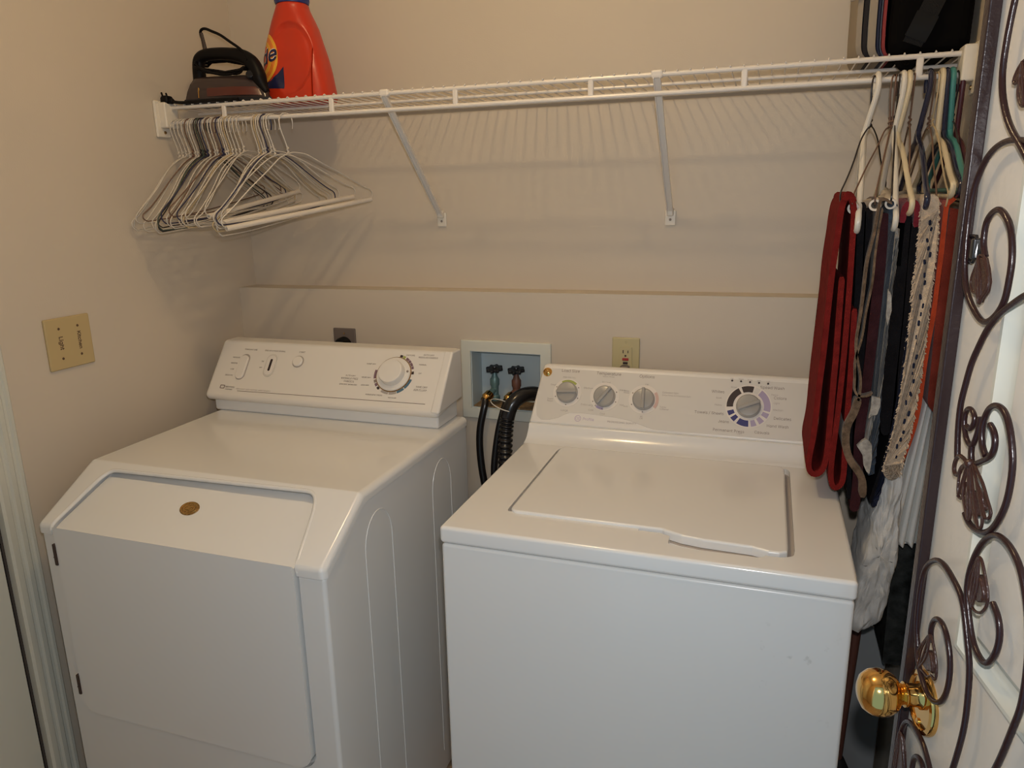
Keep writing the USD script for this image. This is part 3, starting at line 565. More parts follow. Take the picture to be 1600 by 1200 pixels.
path = spl([(0.930, -0.045, 0.940), (0.915, -0.085, 0.958), (0.893, -0.118, 0.957), (0.874, -0.140, 0.938), (0.864, -0.148, 0.905)], 24)
part(dh, 'smooth_elbow', tube(path, 0.0195, 16), 'hose_black')
p2 = spl([path[-1], (0.8615, -0.150, 0.88), (0.858, -0.152, 0.82), (0.857, -0.150, 0.74), (0.862, -0.140, 0.62), (0.90, -0.112, 0.50), (0.97, -0.104, 0.42)], 330)
rr = 0.0172 + 0.0024 * np.sign(np.sin(np.arange(330) * 2 * np.pi / 10.5)) * np.abs(np.sin(np.arange(330) * 2 * np.pi / 10.5)) ** 0.5
part(dh, 'corrugated_hose', tube(p2, rr, 16), 'hose_black', smooth=60)
zt = np.linspace(0, 2 * np.pi, 33)[:-1]
solo('zip_tie', tube(np.array([(0.851 + 0.034 * math.cos(a) + 0.0, -0.140 + 0.030 * math.sin(a), 0.935 - 0.013 * math.cos(a)) for a in zt]), 0.0016, 6, closed=True), 'zip_white', 'white zip tie binding the drain hose to a supply hose', 'zip tie')

# ------------------------------------------------------------------ things on the shelf
TOPZ = 1.7045
# detergent bottle
bo = thing('detergent_bottle', 'orange detergent bottle with blue cap standing on the wire shelf', 'bottle', (0.327, -0.165, TOPZ))
zs = np.array([0.0, 0.004, 0.012, 0.03, 0.076, 0.11, 0.145, 0.177, 0.195, 0.21, 0.222, 0.232, 0.236])
lx = np.array([0.246, 0.240, 0.2375, 0.2375, 0.2395, 0.243, 0.251, 0.261, 0.268, 0.274, 0.279, 0.283, 0.286])
rx = np.array([0.412, 0.419, 0.421, 0.419, 0.4115, 0.4035, 0.393, 0.384, 0.376, 0.369, 0.364, 0.362, 0.358])
hy = np.array([0.047, 0.0505, 0.052, 0.052, 0.051, 0.050, 0.048, 0.046, 0.044, 0.042, 0.041, 0.040, 0.037])
ex_ = np.array([3.2, 3.2, 3.2, 3.2, 3.1, 3.0, 2.8, 2.6, 2.5, 2.3, 2.1, 2.0, 2.0])
YBO = -0.165
def bsurf(a, z, off=0.0):
    """Point of the bottle's skin at angle a (0 = +x, -90 deg = towards the room) and height z."""
    l, r_, h, n = (np.interp(z, zs, q) for q in (lx, rx, hy, ex_))
    cxm, hx = (l + r_) / 2, (r_ - l) / 2 + off
    c, s = np.cos(a), np.sin(a)
    X_ = np.sign(c) * np.abs(c) ** (2 / n); Y_ = np.sign(s) * np.abs(s) ** (2 / n)
    px_, py_ = cxm + hx * X_, YBO + (h + off) * Y_
    front = np.clip(-Y_, 0, 1)
    # the pressed-in grip: an oval hollow on the face
    q = ((px_ - 0.335) / 0.058) ** 2 + ((z - 0.105) / 0.083) ** 2
    dent = 0.0085 * np.clip((1.0 - q) / 0.28, 0, 1) ** 0.7 * np.clip((px_ - 0.283) / 0.035, 0, 1)
    py_ = py_ + dent * front ** 0.5 * (s < 0)
    return np.stack([px_, py_, TOPZ + z], -1)
na, nz = 112, 76
zz = np.concatenate([[0.0, 0.003, 0.007], np.linspace(0.012, 0.236, nz - 3)])
A, Z = np.meshgrid(np.linspace(0, 2 * np.pi, na, endpoint=False), zz)
V = bsurf(A, Z).reshape(-1, 3)
F = []
for i in range(nz - 1):
    for j in range(na):
        k = (j + 1) % na
        F += [(i * na + j, i * na + k, (i + 1) * na + k), (i * na + j, (i + 1) * na + k, (i + 1) * na + j)]
V = np.vstack([V, [[0.329, YBO, TOPZ], [0.322, YBO, TOPZ + 0.236]]])
for j in range(na):
    k = (j + 1) % na
    F += [(len(V) - 2, k, j), (len(V) - 1, (nz - 1) * na + j, (nz - 1) * na + k)]
bm = mani(trimesh.Trimesh(V, F, process=False))
slit = hull([(0.3935, YBO, TOPZ + 0.125), (0.3935, YBO + 0.2, TOPZ + 0.125)], 0.0004, 8)
slp = put(prism(Polygon([(0.3905, 0.130), (0.3925, 0.12), (0.3925, 0.006), (0.3885, 0.006), (0.3890, 0.12)]), 0.07), frame((0, YBO + 0.008, TOPZ), (1, 0, 0), (0, 0, 1), (0, -1, 0)))
part(bo, 'body', bm - mani(slp), 'bottle_orange', smooth=45)
cz = TOPZ + 0.2345
cap = [(0.0, 0.0), (0.040, 0.0), (0.042, 0.004), (0.0405, 0.05), (0.038, 0.056), (0, 0.056)]
rib = cat(lathe_on(cap, (0.3215, YBO, cz), (0, 0, 1), 48), *[tube([(0.3215 + 0.0415 * math.cos(a), YBO + 0.0415 * math.sin(a), cz + 0.006), (0.3215 + 0.040 * math.cos(a), YBO + 0.040 * math.sin(a), cz + 0.05)], 0.0012, 5) for a in np.linspace(0, 2 * np.pi, 37)[:-1]])
part(bo, 'cap', rib, 'bottle_blue')
def decal(name, poly, mt, off, parent=bo, label=None):
    """A flat print in (arc length, height) wrapped on the bottle's left front corner."""
    aa = np.linspace(-math.pi * 1.16, -math.pi * 0.25, 400); P = bsurf(aa, np.full(400, 0.10))
    s = np.concatenate([[0], np.cumsum(np.linalg.norm(np.diff(P[:, :2], axis=0), axis=1))])
    g = trimesh.creation.triangulate_polygon(poly.segmentize(0.002), engine='earcut')
    m_ = trimesh.Trimesh(np.column_stack([g[0], np.zeros(len(g[0]))]), g[1], process=False).subdivide_to_size(0.006)
    v = m_.vertices; a = np.interp(v[:, 0], s, aa)
    P = bsurf(a, v[:, 1], off)
    P2 = bsurf(a, v[:, 1], off - 0.0006)
    n = len(P); f = m_.faces
    e = trimesh.Trimesh(v, f, process=False); b = e.edges[trimesh.grouping.group_rows(e.edges_sorted, require_count=1)]
    side = np.vstack([np.column_stack([b[:, 0], b[:, 0] + n, b[:, 1]]), np.column_stack([b[:, 1], b[:, 0] + n, b[:, 1] + n])])
    tm = trimesh.Trimesh(np.vstack([P, P2]), np.vstack([f, f[:, ::-1] + n, side]), process=False)
    return part(parent, name, tm, mt, smooth=30, label=label)
aa = np.linspace(-math.pi * 1.16, -math.pi * 0.25, 400); P = bsurf(aa, np.full(400, 0.10))
s_ = np.concatenate([[0], np.cumsum(np.linalg.norm(np.diff(P[:, :2], axis=0), axis=1))])
S0 = float(np.interp(-math.pi * 0.955, aa, s_)); S1 = float(np.interp(0.306, P[200:, 0], s_[200:]))
c0 = (S1 - 0.060, 0.108)
el = lambda k, kz=None: affinity.translate(affinity.scale(Point(0, 0).buffer(1, 20), k, (kz or k * 1.12)), *c0)
lb = decal('label_banner', Polygon([(c0[0] - 0.030, 0.042), (S1 + 0.004, 0.034), (S1 + 0.0050, 0.086), (S1 - 0.008, 0.072), (S1 - 0.03, 0.055)]), 'label_navy', 0.0006, label='navy banner under the round emblem')
decal('label_ring', el(0.052), 'label_yellow', 0.0010, label='yellow and orange bullseye emblem')
decal('label_ring', el(0.0455), 'label_orange', 0.0014)
decal('label_ring', el(0.036), 'label_yellow', 0.0018)
decal('label_ring', el(0.027), 'label_red', 0.0021)
tm = meshkit.text_mesh('Tide', 0.034, 0.001, True)
b = tm.bounds
flat = tm.vertices[:, 2] < 1e-6
top_f = tm.faces[(tm.vertices[tm.faces][:, :, 2] > 0.0009).all(1)]
v = tm.vertices.copy(); v[:, 0] = c0[0] + 0.004 + (v[:, 0] - (b[0][0] + b[1][0]) / 2) * 1.0; v[:, 1] = c0[1] + v[:, 1] - 0.017 + (v[:, 0] - c0[0]) * 0.25
tmp = trimesh.Trimesh(v, top_f, process=True).subdivide_to_size(0.006)
for mt, off, dx in (('label_white', 0.0024, -0.0018), ('label_navy', 0.0027, 0.0)):
    a = np.interp(tmp.vertices[:, 0] + dx, s_, aa)
    part(bo, 'label_name', trimesh.Trimesh(bsurf(a, tmp.vertices[:, 1] - dx * 0.8, off), tmp.faces, process=False), mt, smooth=False)

# steam iron
si = thing('steam_iron', 'dark smoky steam iron with its cord wrapped round the handle on the shelf', 'iron', (0.18, -0.250, TOPZ))
IY = -0.250
def loft(secs, n=36):
    """secs: (z, [(x, y)...]) rings of equal count."""
    V, F = [], []
    for z, ring in secs: V += [(x_, y_, z) for x_, y_ in ring]
    k = len(secs[0][1])
    for i in range(len(secs) - 1):
        for j in range(k):
            l = (j + 1) % k
            F += [(i * k + j, i * k + l, (i + 1) * k + l), (i * k + j, (i + 1) * k + l, (i + 1) * k + j)]
    c0_, c1_ = np.mean(V[:k], 0), np.mean(V[-k:], 0); V += [tuple(c0_), tuple(c1_)]
    for j in range(k):
        l = (j + 1) % k
        F += [(len(V) - 2, l, j), (len(V) - 1, (len(secs) - 1) * k + j, (len(secs) - 1) * k + l)]
    return trimesh.Trimesh(V, F, process=False)
def sole(x0, x1, hw, k=40):
    """Iron outline: round at the heel x0, running to a point at x1."""
    t = np.linspace(0, 1, k // 2 + 1)
    up = [(x0 + (x1 - x0) * u, hw * min(1.0, (u / 0.10) ** 0.5 if u < 0.10 else 1.0) * (1.0 if u < 0.35 else max(0.03, math.cos((u - 0.35) / 0.65 * math.pi / 2) ** 0.75))) for u in t]
    return [(x_, IY - y_) for x_, y_ in up] + [(x_, IY + y_) for x_, y_ in up[::-1][1:-1]]
part(si, 'soleplate', loft([(TOPZ, sole(0.047, 0.298, 0.044)), (TOPZ + 0.006, sole(0.045, 0.300, 0.046)), (TOPZ + 0.012, sole(0.047, 0.298, 0.045))]), 'iron_steel')
part(si, 'water_tank', loft([(TOPZ + 0.012, sole(0.050, 0.296, 0.044)), (TOPZ + 0.030, sole(0.058, 0.290, 0.043)), (TOPZ + 0.048, sole(0.067, 0.280, 0.038)), (TOPZ + 0.060, sole(0.074, 0.262, 0.030)), (TOPZ + 0.066, sole(0.080, 0.240, 0.020))]), 'iron_smoke', smooth=50)
part(si, 'side_panel', loft([(TOPZ + 0.016, sole(0.125, 0.289, 0.0445)), (TOPZ + 0.030, sole(0.125, 0.284, 0.0438)), (TOPZ + 0.036, sole(0.126, 0.279, 0.0418))]), 'iron_red', smooth=50, label='dark red band along the tank')
part(si, 'gold_stripe', tube([(0.1165, IY - 0.0448, TOPZ + 0.014), (0.1165, IY - 0.0440, TOPZ + 0.028), (0.1155, IY - 0.0418, TOPZ + 0.038)], 0.0014, 6), 'brass', label='thin gold stripe')
hd = spl([(0.088, IY, TOPZ + 0.052), (0.088, IY, TOPZ + 0.085), (0.094, IY, TOPZ + 0.112), (0.125, IY, TOPZ + 0.121), (0.175, IY, TOPZ + 0.119), (0.222, IY, TOPZ + 0.110), (0.250, IY, TOPZ + 0.092), (0.262, IY, TOPZ + 0.070), (0.272, IY, TOPZ + 0.045), (0.286, IY, TOPZ + 0.022)], 60)
hr = np.interp(np.linspace(0, 1, 60), [0, 0.15, 0.3, 0.5, 0.7, 0.85, 1], [0.017, 0.015, 0.0145, 0.015, 0.018, 0.019, 0.008])
part(si, 'handle', tube(hd, hr, 16), 'iron_black', smooth=60)
cw = []
for i, a in enumerate(np.linspace(0, 2 * np.pi * 3.2, 90)):
    k = i / 89
    cw.append((0.168 + 0.072 * math.cos(a) + 0.004 * math.sin(3 * a), IY - 0.022 - 0.004 * math.sin(a * 1.7) if math.sin(a) < 0 else IY + 0.022, TOPZ + 0.090 + 0.018 * math.sin(a) - 0.02 * math.cos(a) * 0.5 + 0.004 * math.sin(2.3 * a)))
part(si, 'cord', tube(np.array(cw), 0.0032, 7), 'iron_black')
part(si, 'cord', tube(spl([(0.116, IY, TOPZ + 0.122), (0.111, IY, TOPZ + 0.150), (0.106, IY, TOPZ + 0.176), (0.116, IY, TOPZ + 0.1815), (0.140, IY - 0.003, TOPZ + 0.174), (0.166, IY - 0.005, TOPZ + 0.163), (0.200, IY - 0.008, TOPZ + 0.142), (0.234, IY - 0.010, TOPZ + 0.118), (0.248, IY - 0.016, TOPZ + 0.096)], 40), 0.0034, 8), 'iron_black')
part(si, 'cord_guard', tube([(0.1165, IY, TOPZ + 0.118), (0.1130, IY, TOPZ + 0.140), (0.1075, IY, TOPZ + 0.172)], [0.006, 0.0052, 0.0042], 10), 'iron_smoke')
part(si, 'steam_dial', lathe_on([(0.010, 0), (0.010, 0.008), (0.008, 0.010), (0, 0.010)], (0.252, IY - 0.012, TOPZ + 0.062), (0.3, -1, 0.4), 20), 'iron_steel')
pc = thing('power_cord', 'black plug and cord end lying on the left end of the shelf', 'power cord', (0.03, -0.295, TOPZ))
part(pc, 'plug', cat(rbox(0.0085, 0.031, -0.312, -0.285, TOPZ + 0.003, TOPZ + 0.024, 0.006), rbox(0.022, 0.041, -0.306, -0.291, TOPZ + 0.004, TOPZ + 0.017, 0.005), tube([(0.014, -0.304, TOPZ + 0.02), (0.010, -0.304, TOPZ + 0.032)], 0.0022, 6), tube([(0.020, -0.296, TOPZ + 0.02), (0.017, -0.296, TOPZ + 0.031)], 0.0022, 6)), 'iron_black')
part(pc, 'cord', tube(spl([(0.038, -0.299, TOPZ + 0.009), (0.065, -0.301, TOPZ + 0.0052), (0.10, -0.299, TOPZ + 0.0050), (0.145, -0.3005, TOPZ + 0.0055), (0.19, -0.298, TOPZ + 0.0050), (0.235, -0.297, TOPZ + 0.0050)], 40), 0.0038, 8), 'iron_black')

# bags at the right end of the shelf
def sag(mesh, amp, sc, seed):
    m_ = T(mesh).copy(); m_ = m_.subdivide_to_size(0.03) if len(m_.faces) < 4000 else m_
    p = m_.vertices; d = np.stack([meshkit.fbm(p * sc + 7.3 * k, 3, seed + k) - 0.5 for k in range(3)], -1)
    m_.vertices = p + d * amp; return m_
bg = thing('duffel_bag', 'black fabric bag with a strap at the right end of the shelf', 'bag', (1.745, -0.17, TOPZ))
part(bg, 'body', sag(rbox(1.671, 1.806, -0.282, -0.055, TOPZ + 0.001, 1.955, 0.022, 12), 0.006, 14, 3), 'bag_black', smooth=60)
def band(pts, w, th, wdir):
    """A strap: flat band along pts, wide along wdir."""
    p = np.asarray(pts, float); t = np.gradient(p, axis=0); t /= np.linalg.norm(t, axis=1, keepdims=True)
    w_ = np.asarray(wdir, float) - t * (t @ np.asarray(wdir, float))[:, None]; w_ /= np.linalg.norm(w_, axis=1, keepdims=True)
    nn_ = np.cross(t, w_); V, F = [], []
    W_ = np.broadcast_to(np.asarray(w, float), (len(p),))
    for i in range(len(p)):
        for a, b_ in ((-1, -1), (1, -1), (1, 1), (-1, 1)): V.append(p[i] + w_[i] * a * W_[i] / 2 + nn_[i] * b_ * th / 2)
    for i in range(len(p) - 1):
        for k in range(4):
            l = (k + 1) % 4; F += [(4 * i + k, 4 * i + l, 4 * i + 4 + l), (4 * i + k, 4 * i + 4 + l, 4 * i + 4 + k)]
    F += [(0, 2, 1), (0, 3, 2)]; e_ = 4 * (len(p) - 1); F += [(e_, e_ + 1, e_ + 2), (e_, e_ + 2, e_ + 3)]
    return trimesh.Trimesh(V, F, process=False)
st = part(bg, 'strap', band(spl([(1.762, -0.287, 1.90), (1.750, -0.289, 1.83), (1.730, -0.291, 1.775), (1.716, -0.291, 1.742), (1.708, -0.288, 1.722)], 16), 0.034, 0.003, (1, 0, 0.3)), 'strap_black', label='woven shoulder strap')
part(st, 'strap_end', band(spl([(1.728, -0.2935, 1.770), (1.719, -0.2945, 1.748), (1.711, -0.292, 1.730)], 8), 0.038, 0.004, (1, 0, 0.3)), 'plastic_black')
part(bg, 'loop', tube(spl([(1.690, -0.262, 1.712), (1.694, -0.268, 1.692), (1.706, -0.272, 1.684), (1.716, -0.270, 1.695), (1.722, -0.262, 1.712)], 20), 0.0075, 8), 'bag_black', label='black loop sagging between the shelf wires')
sb = thing('striped_bag', 'grey, black and white striped canvas bag with red edge beside the black bag', 'bag', (1.643, -0.2, TOPZ))
def stripe(name, x0, x1, mt, y0=-0.262, r=0.004, zt=1.905, dz=0.0):
    # a bowed panel, rounded in at the foot
    secs = []
    for z in np.concatenate([np.linspace(0, 0.03, 6), np.linspace(0.045, zt - TOPZ, 12)]):
        k = -0.006 * math.cos(z / 0.10 * 1.6) + 0.010 * max(0, 1 - z / 0.025) ** 2
        lean = -0.010 * z / 0.1
        xa, xb = x0 + k + lean, x1 + k + lean
        secs.append((TOPZ + dz + z, [(xa + r * .3, y0 + 0.012 * max(0, 1 - z / 0.03) ** 2), (xb - r * .3, y0 + 0.012 * max(0, 1 - z / 0.03) ** 2), (xb, y0 + 0.006), (xb, -0.09), (xb - r, -0.085), (xa + r, -0.085), (xa, -0.09), (xa, y0 + 0.006)]))
    part(sb, name, loft(secs), mt, smooth=50)
for i, (x0, x1, mt) in enumerate(((1.6235, 1.6345, 'canvas_grey'), (1.6345, 1.6435, 'canvas_black'), (1.6435, 1.6590, 'canvas_grey'), (1.6590, 1.6645, 'canvas_blue'), (1.6645, 1.6680, 'canvas_slate'), (1.6680, 1.6755, 'canvas_red'))):
    stripe('stripe_panel', x0, x1, mt, y0=-0.262 + 0.0006 * i)
part(sb, 'top_hem', tube([(1.6010, -0.262, 1.8095), (1.6060, -0.266, 1.8105), (1.612, -0.2668, 1.8125), (1.619, -0.2665, 1.815)], 0.0026, 6), 'canvas_grey')
# ------------------------------------------------------------------ hangers
def hanger_map(o, near, tilt):
    """Local (u, w): u along the hanger towards the room, w up; returns a point map."""
    near = np.asarray(near, float)[:2]; near = near / np.linalg.norm(near)
    c, s = math.cos(tilt), math.sin(tilt)
    def f(p):
        p = np.asarray(p, float); u, w = p[:, 0] * c + p[:, 1] * s, -p[:, 0] * s + p[:, 1] * c
        q = np.zeros((len(p), 3)); q[:, :2] = np.outer(u, near); q[:, 2] = w
        if p.shape[1] > 2: q[:, :2] += np.outer(p[:, 2], [near[1], -near[0]])
        return q + np.asarray(o, float)
    return f
def wire_hanger(label, group, x, near, tilt, mt, half=0.203, drop=0.118, tubed=None, r=0.0015, rng=RNG, hook_gap=0.0):
    o = (x, SY, LZ + 0.0062)
    t = thing('wire_hanger', label, 'clothes hanger', o, group)
    f = hanger_map(o, near, 0.0); g = hanger_map(o, near, tilt)
    j = lambda s: float(rng.normal(0, s))
    nk = -0.088 + j(0.002)
    hook = spl([(-0.0175, -0.034), (-0.0195, -0.020), (-0.0145, -0.004), (0.0, 0.0012), (0.0135, -0.006), (0.0175, -0.022), (0.012 + j(.001), -0.045), (0.003, nk + 0.018), (0.0, nk)], 30)
    part(t, 'hook', tube(f(hook), r, 6), mt)
    tw = np.linspace(0, 1, 14)
    part(t, 'twist', tube(f(np.column_stack([0.0022 * np.sin(tw * 14), nk - 0.004 + 0.020 * tw, 0.0022 * np.cos(tw * 14)])), r * 1.15, 5), mt)
    k = 0.022 + j(0.003)
    sh_ = [(0.0, nk), (0.022, nk - 0.004), (0.040, nk - 0.010), (0.075, nk - 0.030 + j(.002)), (half * 0.6, nk - drop * 0.54), (half * 0.93, nk - drop * 0.92 + j(.002)), (half + j(.002), nk - drop), (half + 0.002, nk - drop - k * 0.55), (half - 0.008, nk - drop - k)]
    zb = nk - drop - k - 0.001
    right = sh_; left = [(-u, w) for u, w in sh_]
    lower = [] if tubed else [(half * 0.5, zb - 0.004 + j(.002)), (0, zb - 0.006 + j(.002)), (-half * 0.5, zb - 0.004 + j(.002))]
    P = spl([(u, w, 0.0) for u, w in right], 34)
    Q = spl([(u, w, 0.0) for u, w in left], 34)
    side = [tube(g(P), r, 6), tube(g(Q), r, 6)]
    if not tubed:
        side.append(tube(g(spl([(u, w, 0.0) for u, w in [(half - 0.008, zb + 0.001)] + lower + [(-half + 0.008, zb + 0.001)]], 16)), r, 6))
    part(t, 'frame', cat(*side), mt)
    if tubed:
        a, b = (half - 0.006, zb, 0.0), (-half + 0.006, zb, 0.0)
        A, B = g(np.array([a]))[0], g(np.array([b]))[0]
        rad = tubed
        part(t, 'paper_tube', lathe_on([(rad * 0.62, 0.004), (rad * 0.62, 0.0), (rad, 0.0), (rad, np.linalg.norm(B - A)), (0, np.linalg.norm(B - A)), (0, 0.05), (rad * 0.62, 0.05), (rad * 0.62, 0.004)], A, B - A, 20), 'paper_tube', label='white paper tube as trouser bar')
    return t
def px2x(u): return 0.041 + (u - 275) * 0.00189
LEFT = [(271, 'w'), (277, 'w'), (283, 'w'), (289, 'w'), (294.5, 'b'), (299, 'w'), (303, 'w'), (308, 'k'), (311.5, 'g'), (315, 'k'), (318.5, 'n'), (323, 'w'), (327, 'b'), (331.5, 'w'), (335.5, 'w'), (339, 'b'), (344, 'n'), (349, 'w'), (352.5, 'w'), (356, 'o'), (359.5, 'w'), (365, 'w'), (371, 'w'), (377, 'T'), (400.5, 'w'), (404, 'o'), (407.5, 'w'), (411, 'w'), (414.5, 'n'), (420, 'w'), (425, 'U'), (445, 'V')]
WMAT = {'w': 'wire_white', 'b': 'wire_brown', 'k': 'wire_black', 'g': 'wire_green', 'n': 'wire_navy', 'o': 'wire_gold', 'T': 'wire_white', 'U': 'wire_white', 'V': 'wire_white'}
rng = np.random.default_rng(11)
ORD = 'first second third fourth fifth sixth seventh eighth ninth tenth eleventh twelfth thirteenth fourteenth fifteenth sixteenth seventeenth eighteenth nineteenth twentieth'.split()
ORD += ['twenty-' + o for o in ORD[:9]] + ['thirtieth'] + ['thirty-' + o for o in ORD[:9]]
for u, c in LEFT:
    x = px2x(u); q = x / 0.37
    phi = math.radians(np.interp(x, [0.033, 0.05, 0.07, 0.10, 0.25, 0.30, 0.37], [9, 10, 8, 3, 1, 8, 18]) + rng.normal(0, 1.3))
    phi = min(phi, math.asin(min(1.0, (x - 0.0085) / 0.205)))
    near = (-math.sin(phi), -math.cos(phi), 0)
    tilt = math.radians(9.5 - 3.0 * q + rng.normal(0, 1.6))
    half = 0.200 + rng.normal(0, 0.004); drop = 0.124 + rng.normal(0, 0.008)
    tub = None; label = None; grp = None
    cname = {'w': 'white', 'b': 'brown', 'k': 'black', 'g': 'dark green', 'n': 'navy', 'o': 'gold'}.get(c)
    k_ = LEFT.index((u, c)); grp = 'wire hangers in the left bunch'
    where = 'by the wall bracket' if u < 300 else 'in the dark cluster' if u < 320 else 'in the middle cluster' if u < 390 else 'right of the gap'
    if cname: label = '%s wire hanger %s, %s from the left wall' % (cname, where, ORD[k_])
    if c == 'T': label, tub, half, drop, tilt = 'white wire hanger with paper tube, just left of the gap in the row', 0.0056, 0.190, 0.105, math.radians(9)
    elif c == 'U': label, tub, half, drop, tilt = 'white wire hanger with paper tube, second from the right of its bunch', 0.0062, 0.208, 0.112, math.radians(8)
    elif c == 'V': label, tub, half, drop, tilt = 'white wire hanger with paper tube, rightmost of the left bunch', 0.0064, 0.224, 0.124, math.radians(8)
    if c in 'UV': phi = math.radians(21); near = (-math.sin(phi), -math.cos(phi), 0)
    lim = (x - 0.004) / max(1e-6, -near[0]) if near[0] < 0 else 9
    half = min(half, max(0.17, lim)) if lim < half else half
    wire_hanger(label, grp, x, near, tilt, WMAT[c], half, drop, tub, rng=rng)

mat('plastic_wine', (0.06, 0.012, 0.02), 0.35)
def plastic_hanger(label, mt, x0, xn, xt, zt, r=0.0045, group=None):
    t = thing('plastic_hanger', label, 'clothes hanger', (x0, SY, LZ), group)
    top = LZ + 0.0045 + r
    hook = spl([(x0 + 0.001, SY + 0.021, top - 0.034), (x0, SY + 0.0215, top - 0.018), (x0, SY + 0.014, top - 0.004), (x0, SY, top + 0.001), (x0, SY - 0.015, top - 0.007), (x0, SY - 0.019, top - 0.024), (x0 * 0.8 + xn * 0.2, SY - 0.016, top - 0.045), (x0 * 0.35 + xn * 0.65, SY - 0.007, top - 0.080), (xn, SY, top - 0.106)], 36)
    part(t, 'hook', tube(hook, r, 10), mt)
    zn = top - 0.106; dx = xt - xn; yt = -0.49; dz = zt - zn
    nr = [(xn, SY, zn + 0.004), (xn + dx * 0.05, SY - 0.014, zn - 0.010), (xn + dx * 0.25, SY - 0.055, zn + dz * 0.22), (xn + dx * 0.6, SY - 0.125, zn + dz * 0.58), (xn + dx * 0.9, SY - 0.180, zn + dz * 0.88), (xt, yt - 0.004, zt), (xt - dx * 0.02, yt + 0.002, zt - 0.012), (xt - dx * 0.06, yt + 0.016, zt - 0.017)]
    far = [(2 * xn - p[0], 2 * SY - p[1], p[2]) for p in nr]
    part(t, 'shoulder', tube(spl(nr, 36), r, 10), mt)
    part(t, 'shoulder', tube(spl(far, 36), r, 10), mt)
    a, b = np.array(nr[-1]), np.array(far[-1])
    part(t, 'trouser_bar', tube([a, a * 0.6 + b * 0.4, a * 0.3 + b * 0.7, b], r * 0.9, 10), mt)
plastic_hanger('white plastic hanger over the red blanket, leftmost of the right bunch', 'plastic_white', 1.6564, 1.6412, 1.6255, 1.4140, 0.0052)
plastic_hanger('cream plastic hanger with straight arm, second from the left of the right bunch', 'plastic_white', 1.6988, 1.6925, 1.6830, 1.4170, 0.0048)
plastic_hanger('cream plastic hanger with yellowish arm, right beside another cream hanger', 'plastic_cream', 1.7083, 1.6990, 1.7050, 1.4430, 0.0046)
plastic_hanger('cream plastic hanger between two navy hangers above the rust garment', 'plastic_cream', 1.7615, 1.7650, 1.7620, 1.4700, 0.0048)
plastic_hanger('teal plastic hanger near the right end of the rod', 'plastic_teal', 1.7775, 1.7850, 1.7770, 1.4800, 0.0048)
plastic_hanger('glossy navy plastic hanger above the cream knit', 'plastic_navy', 1.7415, 1.7330, 1.7265, 1.4500, 0.0048)
plastic_hanger('glossy navy plastic hanger squeezed between cream and teal hangers', 'plastic_navy', 1.7685, 1.7755, 1.7735, 1.4720, 0.0046)
plastic_hanger('dark wine plastic hanger at the far right end by the bracket', 'plastic_wine', 1.7930, 1.7960, 1.7860, 1.4700, 0.0044)
for x, xt, mt, lab, tub in ((1.6510, 1.588, 'wire_black', 'black wire hanger leaning left above the red blanket', None), (1.6838, 1.6100, 'wire_brown', 'brown wire hanger with paper tube inside the red blanket', 0.0098), (1.6880, 1.6480, 'wire_brown', 'brown wire hanger with paper tube right of the red blanket', 0.0098), (1.6925, 1.6730, 'wire_black', 'black wire hanger with paper tube holding the taupe scarf', 0.0090), (1.7170, 1.700, 'wire_brown', 'brown wire hanger just right of the two cream plastic hangers', None), (1.7490, 1.742, 'wire_brown', 'brown wire hanger behind the glossy navy hanger', None), (1.7545, 1.760, 'wire_gold', 'gold wire hanger behind the cream hanger above the rust garment', None), (1.7865, 1.782, 'wire_black', 'black wire hanger between the teal and wine hangers', None)):
    near = np.array([xt - x, -0.2, 0.0])
    wire_hanger(lab, None, x, near, math.radians(3), mt, 0.208 if tub else 0.19, 0.112, tub, rng=rng)

# ------------------------------------------------------------------ garments hanging at the right
def ring_pts(poly, step):
    r_ = poly.exterior; n = max(12, int(r_.length / step))
    return np.array([r_.interpolate(i / n, normalized=True).coords[0] for i in range(n)])
def draped(section, y0, y1, ny=18, step=0.007, amp=0.004, freq=9, seed=0, shift=None, fray=0.0):
    """Cloth seen end-on: the section polygon in (x, z) run back along y with folds."""
    R = ring_pts(section, step); k = len(R); V = []
    ys = np.linspace(y0, y1, ny)
    for i, y in enumerate(ys):
        p = np.column_stack([R[:, 0], np.full(k, y), R[:, 1]])
        d = meshkit.fbm(p * np.array([freq, freq * 0.8, freq * 0.7]) + seed * 3.7, 3, seed) - 0.5
        p[:, 0] += d * amp * 2 * min(1.0, 0.35 + i / 4)
        p[:, 2] += (meshkit.noise(p * freq * 2 + 31 + seed, seed) - 0.5) * amp
        if fray and i == 0: p[:, 1] += (np.random.default_rng(seed).random(k) - 0.5) * fray
        if shift is not None: p[:, 0] += shift * (y - y0)
        V.append(p)
    F = []
    for i in range(ny - 1):
        for j in range(k):
            l = (j + 1) % k; F += [(i * k + j, i * k + l, (i + 1) * k + l), (i * k + j, (i + 1) * k + l, (i + 1) * k + j)]
    V = np.vstack(V)
    cv, cf = trimesh.creation.triangulate_polygon(Polygon(R), engine='earcut')
    from scipy.spatial import cKDTree
    ix = cKDTree(R).query(cv)[1]
    cap = ix[cf]
    m_ = trimesh.Trimesh(V, np.vstack([F, cap, cap[:, ::-1] + (ny - 1) * k]), process=False)
    m_.fix_normals(); return m_
def stroke(pts, t, n=70): return LineString(spl(pts, n)[:, :2] if len(pts[0]) > 2 else smooth2(pts, n)).buffer(t / 2, quad_segs=3)
def smooth2(pts, n): 
    p = np.array(pts, float); q = np.column_stack([p, np.zeros(len(p))]); return spl(q, n)[:, :2]
